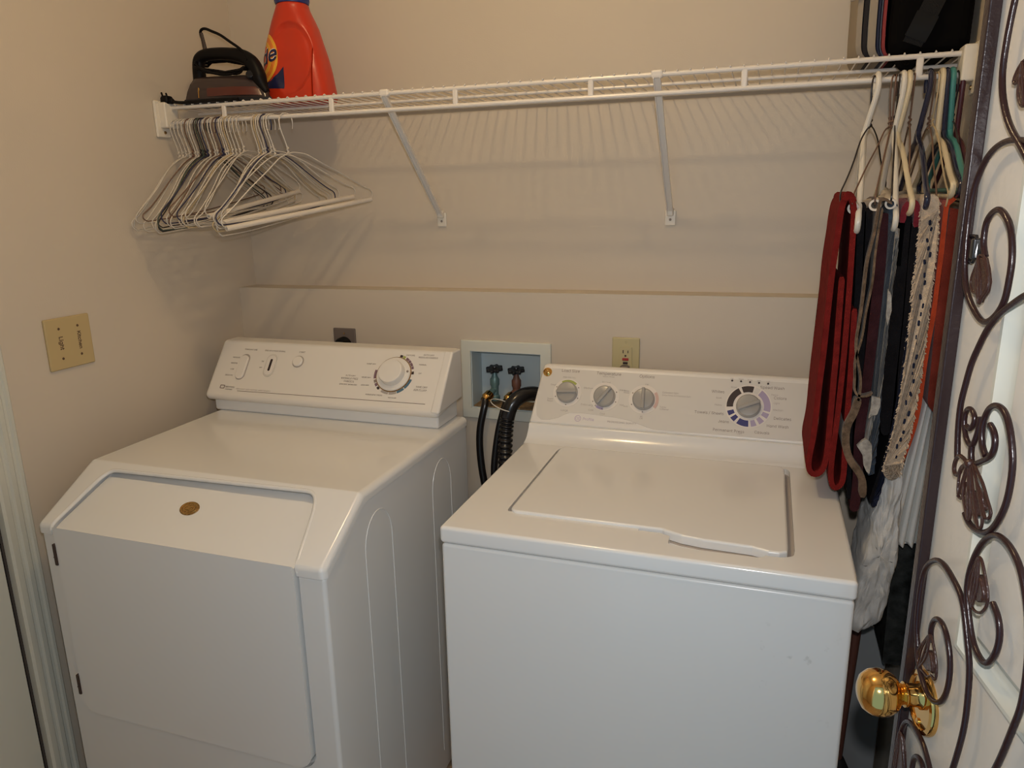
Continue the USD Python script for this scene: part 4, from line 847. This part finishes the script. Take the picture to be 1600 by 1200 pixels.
def garment(name, label, cat_, sections, mt, y0=-0.48, y1=-0.12, **kw):
    b = sections[0].bounds
    t = thing(name, label, cat_, ((b[0] + b[2]) / 2, (y0 + y1) / 2, b[3]))
    for i, s in enumerate(sections):
        part(t, kw.get('pname', 'fold'), draped(s if s.geom_type == 'Polygon' else max(s.geoms, key=lambda g: g.area), y0, y1, seed=i + kw.get('seed', 1), amp=kw.get('amp', 0.004), fray=kw.get('fray', 0), shift=kw.get('shift')), mt if isinstance(mt, str) else mt[i], smooth=50)
    return t
# thick red blanket folded over its hanger, two loops below
outer_l = [(1.6065, 1.4550), (1.6020, 1.4480), (1.5975, 1.400), (1.5935, 1.340), (1.5905, 1.195), (1.5880, 1.0990), (1.5850, 1.0150), (1.5815, 0.9680), (1.5875, 0.9500), (1.5985, 0.9490), (1.6080, 0.9630), (1.6120, 1.0150), (1.6120, 1.1250), (1.6100, 1.2650), (1.6095, 1.3150)]
inner_l = [(1.6095, 1.4560), (1.6165, 1.4450), (1.6205, 1.410), (1.6220, 1.330), (1.6240, 1.240), (1.6240, 1.1000), (1.6215, 1.0030), (1.6225, 0.9420), (1.6300, 0.9245), (1.6390, 0.9300), (1.6430, 0.9600), (1.6410, 1.0180), (1.6375, 1.1740), (1.6345, 1.2600)]
rb = garment('folded_blanket', 'thick red felt blanket folded over a hanger, overhanging the washer', 'blanket', [stroke(outer_l, 0.0100), stroke(inner_l, 0.0095)], 'felt_red', amp=0.003, seed=3, y1=-0.275)
part(rb, 'fold', draped(stroke([(1.6040, 1.4520), (1.6065, 1.4590), (1.6110, 1.4570), (1.6160, 1.4480)], 0.010, 20), -0.485, -0.275, amp=0.002, seed=9), 'felt_red', smooth=50)
garment('trousers', 'black trousers just right of the red blanket', 'trousers', [stroke([(1.6330, 1.440), (1.6385, 1.333), (1.6430, 1.220), (1.6490, 1.079), (1.6560, 0.956), (1.6600, 0.905)], 0.013), stroke([(1.6440, 1.430), (1.6500, 1.30), (1.6545, 1.15), (1.6610, 1.0), (1.6700, 0.880)], 0.012)], 'cloth_black', y0=-0.465, y1=-0.275, seed=13)
garment('scarf', 'taupe patterned scarf snaking down with a glittering edge', 'scarf', [stroke([(1.6749, 1.443), (1.6604, 1.4516), (1.656, 1.4359), (1.6535, 1.3986), (1.6475, 1.3553), (1.6454, 1.3112), (1.6443, 1.255), (1.6422, 1.1975), (1.6494, 1.1629), (1.6557, 1.1278), (1.6541, 1.0979)], 0.0042, 90), stroke([(1.6541, 1.0979), (1.648, 1.07), (1.642, 1.0546), (1.6410, 1.0176), (1.6536, 0.9813), (1.672, 0.9540), (1.6775, 0.9200)], 0.0125, 60), stroke([(1.6619, 1.4358), (1.66, 1.4146), (1.6575, 1.3554), (1.6576, 1.3114), (1.6525, 1.2553), (1.6494, 1.2094), (1.6432, 1.1742), (1.6452, 1.139), (1.651, 1.1096), (1.6659, 1.1071), (1.6759, 1.1126)], 0.0036, 80)], 'cloth_taupe', y0=-0.490, y1=-0.30, seed=21, amp=0.002)
garment('skirt', 'dark maroon skirt with a thin hem behind the taupe scarf', 'skirt', [stroke([(1.6690, 1.42), (1.6690, 1.30), (1.6690, 1.20), (1.6680, 1.1284), (1.6640, 1.03), (1.6680, 0.957), (1.6680, 0.885)], 0.017)], 'cloth_maroon', y0=-0.470, seed=31)
jn = garment('jeans', 'faded blue denim trousers with torn whitish patches', 'trousers', [stroke([(1.6800, 1.4400), (1.6840, 1.3556), (1.6850, 1.2786), (1.6850, 1.1995), (1.6870, 1.118), (1.6884, 1.034), (1.6878, 0.9599)], 0.0125), stroke([(1.6900, 1.4000), (1.6904, 1.334), (1.6888, 1.2788), (1.6892, 1.2226), (1.6885, 1.1767), (1.6875, 1.1003), (1.683, 1.07), (1.6765, 1.0205), (1.6838, 0.9704)], 0.0070)], ['denim', 'cloth_patch'], y0=-0.478, seed=41, fray=0.012)
for pp in ([(1.675, 1.108), (1.690, 1.104), (1.6905, 1.090), (1.687, 1.075), (1.679, 1.073), (1.673, 1.066), (1.676, 1.085)], [(1.660, 1.013), (1.668, 1.024), (1.675, 1.029), (1.684, 1.018), (1.6865, 0.990), (1.685, 0.962), (1.679, 0.968), (1.674, 0.978), (1.671, 0.996), (1.666, 1.004)], [(1.683, 1.300), (1.689, 1.290), (1.692, 1.262), (1.688, 1.236), (1.684, 1.255)]):
    part(jn, 'torn_patch', draped(Polygon(pp), -0.4885, -0.478, ny=3, step=0.003, amp=0.004, seed=len(pp)), 'cloth_white_patch', smooth=50, label='pale torn patch')
garment('jacket', 'black jacket hanging between the denim and the cream knit', 'jacket', [stroke([(1.7063, 1.4196), (1.7072, 1.3342), (1.7100, 1.246), (1.7110, 1.1549), (1.7120, 1.0607), (1.706, 1.0358), (1.699, 1.1305), (1.6971, 1.2455), (1.6983, 1.334)], 0.0105, 90), stroke([(1.7171, 1.409), (1.7192, 1.3125), (1.7203, 1.2238), (1.7204, 1.1319), (1.7198, 1.0249), (1.7100, 0.9627), (1.6990, 0.9002)], 0.0130)], 'cloth_black', y0=-0.468, seed=51)
wn = garment('wine_shawl', 'small wine red shawl folded under the cream hangers', 'shawl', [stroke([(1.6965, 1.415), (1.7000, 1.4400), (1.7090, 1.4460), (1.7165, 1.4350), (1.7175, 1.4080)], 0.010, 30)], 'cloth_wine', y0=-0.475, seed=57)
ck = [(1.7330, 1.4440), (1.7365, 1.3900), (1.7370, 1.3560), (1.7370, 1.2911), (1.7375, 1.2246), (1.7370, 1.1564), (1.7345, 1.0863), (1.7290, 1.0261), (1.7215, 0.9650)]
cr = garment('fringed_knit', 'cream knitted throw with fringed edges and dark flecks', 'throw', [stroke(ck, 0.0260)], 'knit_cream', seed=61, fray=0.01, y0=-0.485)
rg = np.random.default_rng(5); fr_ = []
cks = smooth2(ck, 200)
for i in range(900):
    k = rg.integers(0, 199); p = cks[k]; s = -1 if rg.random() < 0.35 else 1
    a = np.array([p[0] + s * 0.0118, -0.484 + rg.random() * 0.02, p[1]]); d = np.array([s * (0.0015 + 0.0030 * rg.random()), -0.005 * rg.random(), -0.006 + 0.010 * rg.random()])
    fr_.append(tube([a, a + d * 0.5 + [0, 0, -0.001], a + d + [0, 0, -0.003]], [0.0018, 0.0016, 0.0010], 4))
part(cr, 'fringe', cat(*fr_), 'knit_cream', kind='stuff')
fl = []
for i in range(26):
    p = cks[int(10 + 180 * (i + rg.random() * 0.6) / 26)]
    xx_ = p[0] + rg.normal(0.001, 0.0022); fl.append(hull([(xx_, -0.4860, p[1] - 0.002 - 0.004 * rg.random()), (xx_ + rg.normal(0, 0.0006), -0.4860, p[1] + 0.001)], 0.0014 + 0.0008 * rg.random(), 8))
part(cr, 'fleck', cat(*fl), 'knit_navy', kind='stuff', label='dark navy flecks in the knit')
garment('knit_shawl', 'dark navy knit hanging just left of the cream fringed throw', 'shawl', [stroke([(1.7265, 1.36), (1.7275, 1.29), (1.7265, 1.22), (1.7235, 1.13), (1.7170, 1.03), (1.7090, 0.95), (1.7000, 0.895)], 0.0080)], 'knit_navy', y0=-0.474, seed=71, fray=0.01)
garment('rust_coat', 'rust orange garment at the right end of the rod beside the door', 'coat', [stroke([(1.7700, 1.4480), (1.7625, 1.4430), (1.7600, 1.4250), (1.7605, 1.3879), (1.7610, 1.3242), (1.7600, 1.2478), (1.7570, 1.1803), (1.7555, 1.0995), (1.7500, 1.0397), (1.7385, 0.9850)], 0.0078, 90), Polygon([(1.7660, 1.435), (1.7900, 1.430), (1.8000, 1.30), (1.8010, 1.062), (1.7900, 1.068), (1.7720, 1.090), (1.7680, 1.10), (1.7640, 1.25)])], ['cloth_rust', 'cloth_rust_dark'], y0=-0.470, y1=-0.14, seed=81, amp=0.002)
# white pleated curtain-like skirt below, and the rumpled white cloth under it
pw = np.array([(1.7380 + 0.066 * u, -0.420 + 0.018 * u + 0.0085 * math.cos(u * 2 * np.pi * 4.0)) for u in np.linspace(0, 1, 90)])
ps = LineString(pw).buffer(0.0032, quad_segs=2)
pm = T(prism(ps, 0.30)); 
pm = pm.subdivide_to_size(0.03); pv = pm.vertices.copy(); tz = pv[:, 2] / 0.30; pv[:, 2] += 0.800 + 0.006 * np.sin((pv[:, 0] - 1.738) * 2 * np.pi * 4 / 0.066) * (1 - tz)
pv[:, 0] += (tz * 0.030 * (1 - (pv[:, 0] - 1.738) / 0.07) + tz * 0.004); pm.vertices = pv
solo('pleated_skirt', pm, 'cotton_white', 'white pleated skirt below the rust garment beside the door', 'skirt', smooth=50)
rp = Polygon([(1.7206, 0.990), (1.7452, 1.000), (1.7534, 0.8185), (1.7465, 0.7102), (1.7392, 0.6467), (1.7200, 0.628), (1.6987, 0.6151), (1.6800, 0.625), (1.6830, 0.7014), (1.6903, 0.7701), (1.7031, 0.8771)]).buffer(-0.006).buffer(0.006)
R = ring_pts(rp, 0.008); cen = np.array(rp.centroid.coords[0]); secs = []
for y, k in ((-0.468, 0.55), (-0.464, 0.82), (-0.452, 0.97), (-0.43, 1.0), (-0.38, 1.0), (-0.32, 0.95), (-0.30, 0.8)):
    secs.append((y, [tuple(cen + (p - cen) * k) for p in R]))
lm = loft(secs); v = lm.vertices[:, [0, 2, 1]].copy(); v = np.column_stack([lm.vertices[:, 0], lm.vertices[:, 2], lm.vertices[:, 1]])
lm = trimesh.Trimesh(v, lm.faces[:, ::-1], process=False).subdivide_to_size(0.012); p = lm.vertices
d = meshkit.fbm(p * np.array([60, 40, 14]) + 3, 3, 5) - 0.5; e_ = meshkit.fbm(p * np.array([30, 30, 30]) + 9, 3, 8) - 0.5
p = p + np.column_stack([e_ * 0.010, -np.abs(d) * 0.050, e_ * 0.008]); lm.vertices = p; lm.fix_normals()
solo('laundry_bag', lm, 'cotton_grey', 'rumpled white cloth hanging low between the washer and the wall', 'cloth', smooth=60)
garment('dark_dress', 'dark printed cloth hanging behind the white skirt', 'dress', [Polygon([(1.7600, 0.84), (1.8080, 0.84), (1.8080, 0.50), (1.7660, 0.50)])], 'cloth_dark_print', y0=-0.36, y1=-0.24, seed=91)

# ------------------------------------------------------------------ corner behind the washer
tb = thing('folded_board', 'dark grey round-topped board standing behind the washer', 'board', (1.728, -0.21, 0))
bp = Polygon([(1.6560, 0.0)] + [(1.728 + 0.072 * math.cos(a), 0.43 + 0.085 * math.sin(a)) for a in np.linspace(math.pi, 0, 30)] + [(1.80, 0.0)])
part(tb, 'board', put(prism(bp, 0.022, 0.004), frame((0, -0.195, 0), (1, 0, 0), (0, 0, 1), (0, -1, 0))), 'board_grey')
bm_ = thing('broom', 'broom with brown wooden handle and black bristles beside the washer', 'broom', (1.705, -0.30, 0))
part(bm_, 'handle', tube([(1.7060, -0.305, 0.17), (1.711, -0.300, 0.32), (1.718, -0.295, 0.48), (1.7245, -0.290, 0.66)], 0.0105, 14), 'wood_brown')
def ell(rx_, ry_, cx_, cy_, k=32): return [(cx_ + rx_ * math.cos(a), cy_ + ry_ * math.sin(a)) for a in np.linspace(0, 2 * np.pi, k + 1)[:-1]]
part(bm_, 'bristles', loft([(0.002, ell(0.052, 0.045, 1.703, -0.305)), (0.08, ell(0.050, 0.040, 1.703, -0.305)), (0.155, ell(0.040, 0.032, 1.704, -0.305)), (0.185, ell(0.026, 0.022, 1.705, -0.305)), (0.205, ell(0.015, 0.015, 1.7065, -0.305))]), 'bristle_black', smooth=60)

# ------------------------------------------------------------------ the entry door, opened into the room
TH = math.radians(10)
DE, DD, DNN = np.array([1.667, -1.04, 0.0]), np.array([math.sin(TH), -math.cos(TH), 0.0]), np.array([-math.cos(TH), -math.sin(TH), 0.0])
DF = frame(DE, DD, (0, 0, 1), DNN)                      # local (s from the free edge, z, distance off the face)
def on_door(m_): return put(m_, DF)
door = thing('door_1', 'white panelled door standing open at the right with a brass knob', None, tuple(DE + DD * 0.38)); meta(stage.GetPrimAtPath(door), kind='structure')
PAN = [(a, b, z0, z1) for a, b in ((0.1080, 0.3330), (0.4290, 0.6540)) for z0, z1 in ((0.24, 0.860), (1.022, 1.640), (1.735, 1.930))]
slab = rbox(0, 0.762, 0.008, 2.032, -0.035, 0, 0.0015)
for a, b, z0, z1 in PAN: slab = slab - pbox(a, b, z0, z1, -0.012, 0.1)
part(door, 'door_slab', on_door(slab), 'door_paint', smooth=20)
def moulding(a, b, z0, z1):
    prof = [(0, -0.012), (0, 0.0002), (0.0030, 0.0035), (0.0075, 0.0035), (0.0110, -0.0005), (0.0150, -0.0045), (0.0200, -0.0065), (0.0245, -0.0065), (0.0280, -0.0040), (0.0350, -0.0005), (0.0350, -0.012)]
    V, F = [], []
    for d, h in prof: V += [(a + d, z0 + d, h), (b - d, z0 + d, h), (b - d, z1 - d, h), (a + d, z1 - d, h)]
    for i in range(len(prof) - 1):
        for j in range(4):
            l = (j + 1) % 4; F += [(4 * i + j, 4 * i + l, 4 * i + 4 + l), (4 * i + j, 4 * i + 4 + l, 4 * i + 4 + j)]
    return trimesh.Trimesh(V, F, process=False)
for a, b, z0, z1 in PAN:
    pn = part(door, 'door_panel', on_door(rbox(a + 0.0345, b - 0.0345, z0 + 0.0345, z1 - 0.0345, -0.0125, -0.0005, 0.0004)), 'door_paint', smooth=20)
    part(pn, 'panel_moulding', on_door(moulding(a, b, z0, z1)), 'trim_paint', smooth=25)
KS, KZ = 0.060, 0.9300
kp = DE + DD * KS + np.array([0, 0, KZ])
kn = part(door, 'door_knob', lathe_on([(0.0130, 0.004), (0.0148, 0.006), (0.0148, 0.012), (0.0125, 0.0135), (0.0118, 0.0240), (0.0135, 0.0255), (0.0135, 0.0275), (0.0110, 0.0285), (0.0125, 0.0320), (0.0200, 0.0375), (0.0245, 0.0450), (0.0258, 0.0530), (0.0240, 0.0625), (0.0185, 0.0700), (0.0100, 0.0742), (0, 0.0752)], kp - DNN * 0.004, DNN, 48), 'brass', smooth=60, label='polished brass door knob')
part(kn, 'rosette', lathe_on([(0, 0.0), (0.0345, 0.0), (0.0350, 0.003), (0.0335, 0.0065), (0.0290, 0.0075), (0.0275, 0.0050), (0.0150, 0.0050), (0, 0.0050)], kp + np.array([0, 0, -0.008]), DNN, 44), 'brass', smooth=40)
part(kn, 'rosette_screw', lathe_on([(0.004, 0), (0.0038, 0.0065), (0, 0.0078)], kp + np.array([0, 0, -0.0325]), DNN, 14), 'brass')
for z in (0.25, 1.02, 1.80):
    part(door, 'hinge', cat(on_door(rbox(0.757, 0.7625, z - 0.045, z + 0.045, -0.034, -0.002, 0.0008)), put(trimesh.creation.cylinder(0.0055, 0.09, sections=14), trimesh.transformations.translation_matrix(DE + DD * 0.766 + DNN * 0.004 + np.array([0, 0, z])))), 'brass')

# ------------------------------------------------------------------ wrought iron panel hanging on the door
SC = 0.3013                                              # its middle line, measured from the door's free edge
ip = thing('iron_scroll_panel', 'dark bronze wrought iron scrollwork with leaves hung on the open door', 'wall decoration', tuple(DE + DD * SC + DNN * 0.009 + np.array([0, 0, 1.2])))
def mir(p): return [[2 * SC - s, z] for s, z in p]
def lay(p, off=0.0090): return np.array([DE + DD * s + np.array([0, 0, z]) + DNN * off for s, z in p])
for s0 in (0.0140, 2 * SC - 0.0265):
    part(ip, 'frame_bar', on_door(rbox(s0, s0 + 0.0125, 0.62, 1.82, 0.0008, 0.0122, 0.0018, 10)), 'bar_bronze', smooth=50)
for z0 in (0.62, 1.8105):
    part(ip, 'frame_bar', on_door(rbox(0.0265, 2 * SC - 0.0265, z0, z0 + 0.0095, 0.0008, 0.0122, 0.0018, 10)), 'bar_bronze', smooth=50)
SCROLL = {
 'ringA': [[0.1568, 1.8237], [0.1055, 1.7381], [0.0808, 1.6739], [0.0728, 1.632], [0.0696, 1.6166], [0.0659, 1.5958], [0.0644, 1.568], [0.0685, 1.5484], [0.0804, 1.5279], [0.0954, 1.5122], [0.1082, 1.5028], [0.1189, 1.495], [0.1348, 1.4827], [0.1782, 1.4545], [0.2424, 1.4331], [0.3013, 1.4278]],
 'scrollB': [[0.3013, 1.4577], [0.221, 1.4813], [0.1681, 1.4945], [0.136, 1.4988], [0.117, 1.5014], [0.098, 1.503], [0.0841, 1.5023], [0.0698, 1.4989], [0.0541, 1.49], [0.0437, 1.4781], [0.037, 1.4654], [0.0338, 1.4506], [0.0328, 1.4351], [0.0333, 1.4219], [0.0359, 1.3996], [0.0399, 1.3843], [0.0475, 1.3707], [0.0604, 1.359], [0.0782, 1.3492], [0.0912, 1.3459], [0.1017, 1.3486], [0.1147, 1.3575], [0.1235, 1.3704], [0.1261, 1.388], [0.1262, 1.4023], [0.1228, 1.4165], [0.1174, 1.428], [0.1086, 1.4373], [0.0982, 1.4435], [0.0883, 1.4453], [0.0783, 1.4415], [0.0709, 1.4341], [0.0691, 1.4236], [0.0709, 1.4133], [0.0771, 1.4035]],
 'armC': [[0.3013, 1.3871], [0.2424, 1.3924], [0.1721, 1.383], [0.154, 1.3766], [0.14, 1.3689], [0.1263, 1.3609], [0.114, 1.3517], [0.102, 1.3393], [0.0908, 1.3218], [0.0815, 1.3043], [0.0755, 1.2834], [0.0715, 1.2659], [0.0714, 1.2478], [0.0746, 1.2275], [0.0791, 1.2105]],
 'ringD': [[0.1299, 1.2305], [0.1232, 1.2356], [0.119, 1.2423], [0.1167, 1.2529], [0.1195, 1.2647], [0.1264, 1.2744], [0.1364, 1.2792], [0.1488, 1.2785], [0.1609, 1.2696], [0.1701, 1.2556], [0.1757, 1.2417], [0.1776, 1.225], [0.1759, 1.2056], [0.169, 1.1872], [0.1584, 1.1721], [0.1453, 1.1628], [0.1308, 1.1592], [0.1173, 1.1596], [0.107, 1.1648]],
 'hookD': [[0.1296, 1.26], [0.1366, 1.2568], [0.1423, 1.2498], [0.1426, 1.241], [0.1378, 1.2328], [0.1287, 1.2258], [0.1147, 1.2171]],
 'curlD': [[0.0858, 1.2451], [0.0917, 1.2438], [0.0964, 1.2465], [0.1004, 1.2553], [0.0938, 1.262], [0.0849, 1.2614], [0.0801, 1.253], [0.0844, 1.2391], [0.0927, 1.2314], [0.1012, 1.2305], [0.1067, 1.2387], [0.1098, 1.2501], [0.1105, 1.2608]],
 'stemD': [[0.1018, 1.2306], [0.1027, 1.2234], [0.1063, 1.2159]],
 'ringE': [[0.179, 1.1119], [0.1859, 1.1086], [0.192, 1.1036], [0.1974, 1.0934], [0.1973, 1.0784], [0.1919, 1.0648], [0.1828, 1.0546], [0.1681, 1.0537], [0.1556, 1.0601], [0.1453, 1.0722], [0.1385, 1.0829], [0.1323, 1.0966], [0.1314, 1.1134], [0.1362, 1.1328], [0.146, 1.1519], [0.1571, 1.1644], [0.1693, 1.1715], [0.1825, 1.1733], [0.1964, 1.1708], [0.2089, 1.1645], [0.2175, 1.1564], [0.2279, 1.1417], [0.2361, 1.1239], [0.2425, 1.0992], [0.2447, 1.0746], [0.2437, 1.0532], [0.2388, 1.0325], [0.2328, 1.0089], [0.2252, 0.9832], [0.2172, 0.961], [0.2028, 0.9248], [0.1782, 0.882], [0.1354, 0.8392]],
 'ringF': [[0.0476, 0.9821], [0.0411, 0.9936], [0.038, 1.0035], [0.0358, 1.0256], [0.0354, 1.0447], [0.0375, 1.0611], [0.0437, 1.0757], [0.0617, 1.0921], [0.0818, 1.0978], [0.1059, 1.0941], [0.1256, 1.0867], [0.1384, 1.0721], [0.1508, 1.0516], [0.1597, 1.0333], [0.1646, 1.0062], [0.1662, 0.9806], [0.1629, 0.9503], [0.1573, 0.9216], [0.1526, 0.9027], [0.1408, 0.8713], [0.1194, 0.8392]],
 'spiralF': [[0.0419, 0.9823], [0.0511, 0.9647], [0.0622, 0.9558], [0.078, 0.9485], [0.0948, 0.9502], [0.1102, 0.9595], [0.1197, 0.9748], [0.1229, 0.9947], [0.1193, 1.0137], [0.1106, 1.0272], [0.0983, 1.0366], [0.0837, 1.0371], [0.0737, 1.029], [0.0705, 1.0147], [0.075, 1.0051]],
 'ringG': [[0.0413, 0.7536], [0.0348, 0.7857], [0.033, 0.8125], [0.0306, 0.838], [0.0309, 0.8594], [0.0344, 0.8713], [0.0436, 0.884], [0.0591, 0.8907], [0.0757, 0.8919], [0.0899, 0.8899], [0.1025, 0.8838], [0.1148, 0.8748], [0.1269, 0.8553], [0.1311, 0.8285], [0.1226, 0.8018], [0.1033, 0.7857]],
 'spiralG': [[0.1033, 0.7857], [0.0819, 0.7985], [0.0707, 0.8232], [0.07, 0.8467], [0.0713, 0.8574], [0.0781, 0.8668], [0.0882, 0.8695], [0.0968, 0.8653], [0.1001, 0.852]],
}
LEAF = {
 'B': [[0.0709, 1.4034], [0.0812, 1.4031], [0.0891, 1.3935], [0.0949, 1.3827], [0.0938, 1.374], [0.0869, 1.3673], [0.0835, 1.3616], [0.0774, 1.369], [0.0692, 1.3697], [0.0614, 1.3777], [0.0636, 1.3881], [0.0678, 1.3963]],
 'E': [[0.1515, 1.1413], [0.159, 1.137], [0.1667, 1.1279], [0.1731, 1.119], [0.1755, 1.111], [0.1707, 1.0987], [0.1613, 1.0917], [0.1512, 1.0908], [0.1423, 1.0981], [0.1391, 1.1128], [0.1438, 1.1283]],
 'F': [[0.077, 1.0142], [0.0851, 1.0097], [0.0953, 0.9986], [0.1008, 0.986], [0.0986, 0.977], [0.0906, 0.9759], [0.0826, 0.9686], [0.0742, 0.9673], [0.0622, 0.9652], [0.0533, 0.97], [0.0545, 0.9841], [0.0655, 1.0007]],
 'D1': [[0.1086, 1.2134], [0.1031, 1.1998], [0.1016, 1.1863], [0.1097, 1.1735], [0.1209, 1.1642], [0.1237, 1.168], [0.119, 1.1839], [0.1159, 1.1984], [0.1136, 1.2102]],
 'D2': [[0.1122, 1.2148], [0.1125, 1.2004], [0.1193, 1.1872], [0.1283, 1.1751], [0.1428, 1.1653], [0.1466, 1.1739], [0.1391, 1.1861], [0.1284, 1.2004], [0.12, 1.2108]],
 'D3': [[0.1156, 1.2166], [0.1274, 1.2123], [0.1397, 1.205], [0.1515, 1.1946], [0.1587, 1.1868], [0.1535, 1.1796], [0.1441, 1.1822], [0.1408, 1.1931], [0.1307, 1.2013], [0.1203, 1.2097]],
 'D4': [[0.105, 1.2115], [0.0957, 1.2055], [0.0911, 1.1973], [0.0918, 1.1857], [0.0959, 1.1768], [0.1027, 1.1783], [0.1029, 1.1869], [0.1015, 1.196], [0.1043, 1.2049]],
 'L': [[0.102, 1.213], [0.0929, 1.2156], [0.0849, 1.214], [0.0787, 1.2058], [0.0789, 1.1979], [0.0837, 1.1945], [0.0907, 1.1997], [0.0943, 1.2064]],
 'A': [[0.1148, 1.5645], [0.1026, 1.5646], [0.094, 1.5579], [0.0909, 1.5503], [0.0967, 1.549], [0.1027, 1.5536], [0.1012, 1.548], [0.1014, 1.5404], [0.1085, 1.5305], [0.1152, 1.5288], [0.1235, 1.5352], [0.1244, 1.5509]],
 'G': [[0.0342, 0.8618], [0.0403, 0.8591], [0.0495, 0.8463], [0.0569, 0.8289], [0.0461, 0.8107], [0.0342, 0.8041], [0.031, 0.8279], [0.0311, 0.8446]],
}
THIN = {'hookD': 0.0027, 'curlD': 0.0024, 'stemD': 0.0027}
for k, pts in SCROLL.items():
    for q in (pts, mir(pts)):
        n = max(14, 4 * len(q)); w = spl(lay(q), n)
        if k in ('armC', 'ringF', 'ringA'): w = w + DNN * 0.0012
        part(ip, 'scroll', tube(w, THIN.get(k, 0.0028), 10), 'iron_bronze', smooth=60)
def leafy(k, pts):
    c = np.mean(pts, 0); P = Polygon(pts).buffer(0)
    P = max(P.geoms, key=lambda g_: g_.area) if P.geom_type != 'Polygon' else P
    ms = []
    rim = spl(lay([list(p) for p in pts], 0.0115), 40, closed=True)
    if k != 'L':
        inner = P.buffer(-0.0004) if k in 'ABG' else affinity.scale(P, 0.40 if k[0] == 'D' else 0.62, 0.42 if k[0] == 'D' else 0.50, origin=(c[0], c[1] - (0.012 if k[0] == 'D' else 0.004)))
        ms.append(on_door(put(prism(inner, 0.0045, 0.0018), trimesh.transformations.translation_matrix((0, 0, 0.0080)))))
        top = max(pts, key=lambda p: p[1]); bot = min(pts, key=lambda p: p[1])
        for f_ in ((0.0,) if k[0] == 'D' else (-0.35, 0.0, 0.35)):
            mid = [(top[0] + bot[0]) / 2 + f_ * 0.4 * (P.bounds[2] - P.bounds[0]), (top[1] + bot[1]) / 2]
            ms.append(tube(spl(lay([top, mid, [bot[0] + f_ * 0.006, bot[1] + abs(f_) * 0.012]], 0.0125), 14), 0.0012, 6))
    ms.append(tube(rim, 0.0014 if k not in 'L' else 0.0020, 7, closed=True))
    return cat(*ms)
for k, pts in LEAF.items():
    for q in (pts, mir(pts)): part(ip, 'leaf', leafy(k, q), 'leaf_bronze', smooth=40)
part(ip, 'flower_knot', cat(*[ball(p, 0.0050, 12) for p in lay([[0.107, 1.2144], [2 * SC - 0.1070, 1.2144]], 0.0110)]), 'leaf_bronze')
part(ip, 'hanging_clip', cat(on_door(tube([(0.0265, 1.4195, 0.006), (0.0470, 1.4200, 0.006), (0.0505, 1.4130, 0.006), (0.0510, 1.4010, 0.006), (0.0455, 1.3960, 0.006), (0.0265, 1.3965, 0.006)], 0.0018, 8)), on_door(rbox(0.0445, 0.0520, 1.3985, 1.4185, 0.0005, 0.0100, 0.002))), 'black_metal', label='black metal hanging clip')
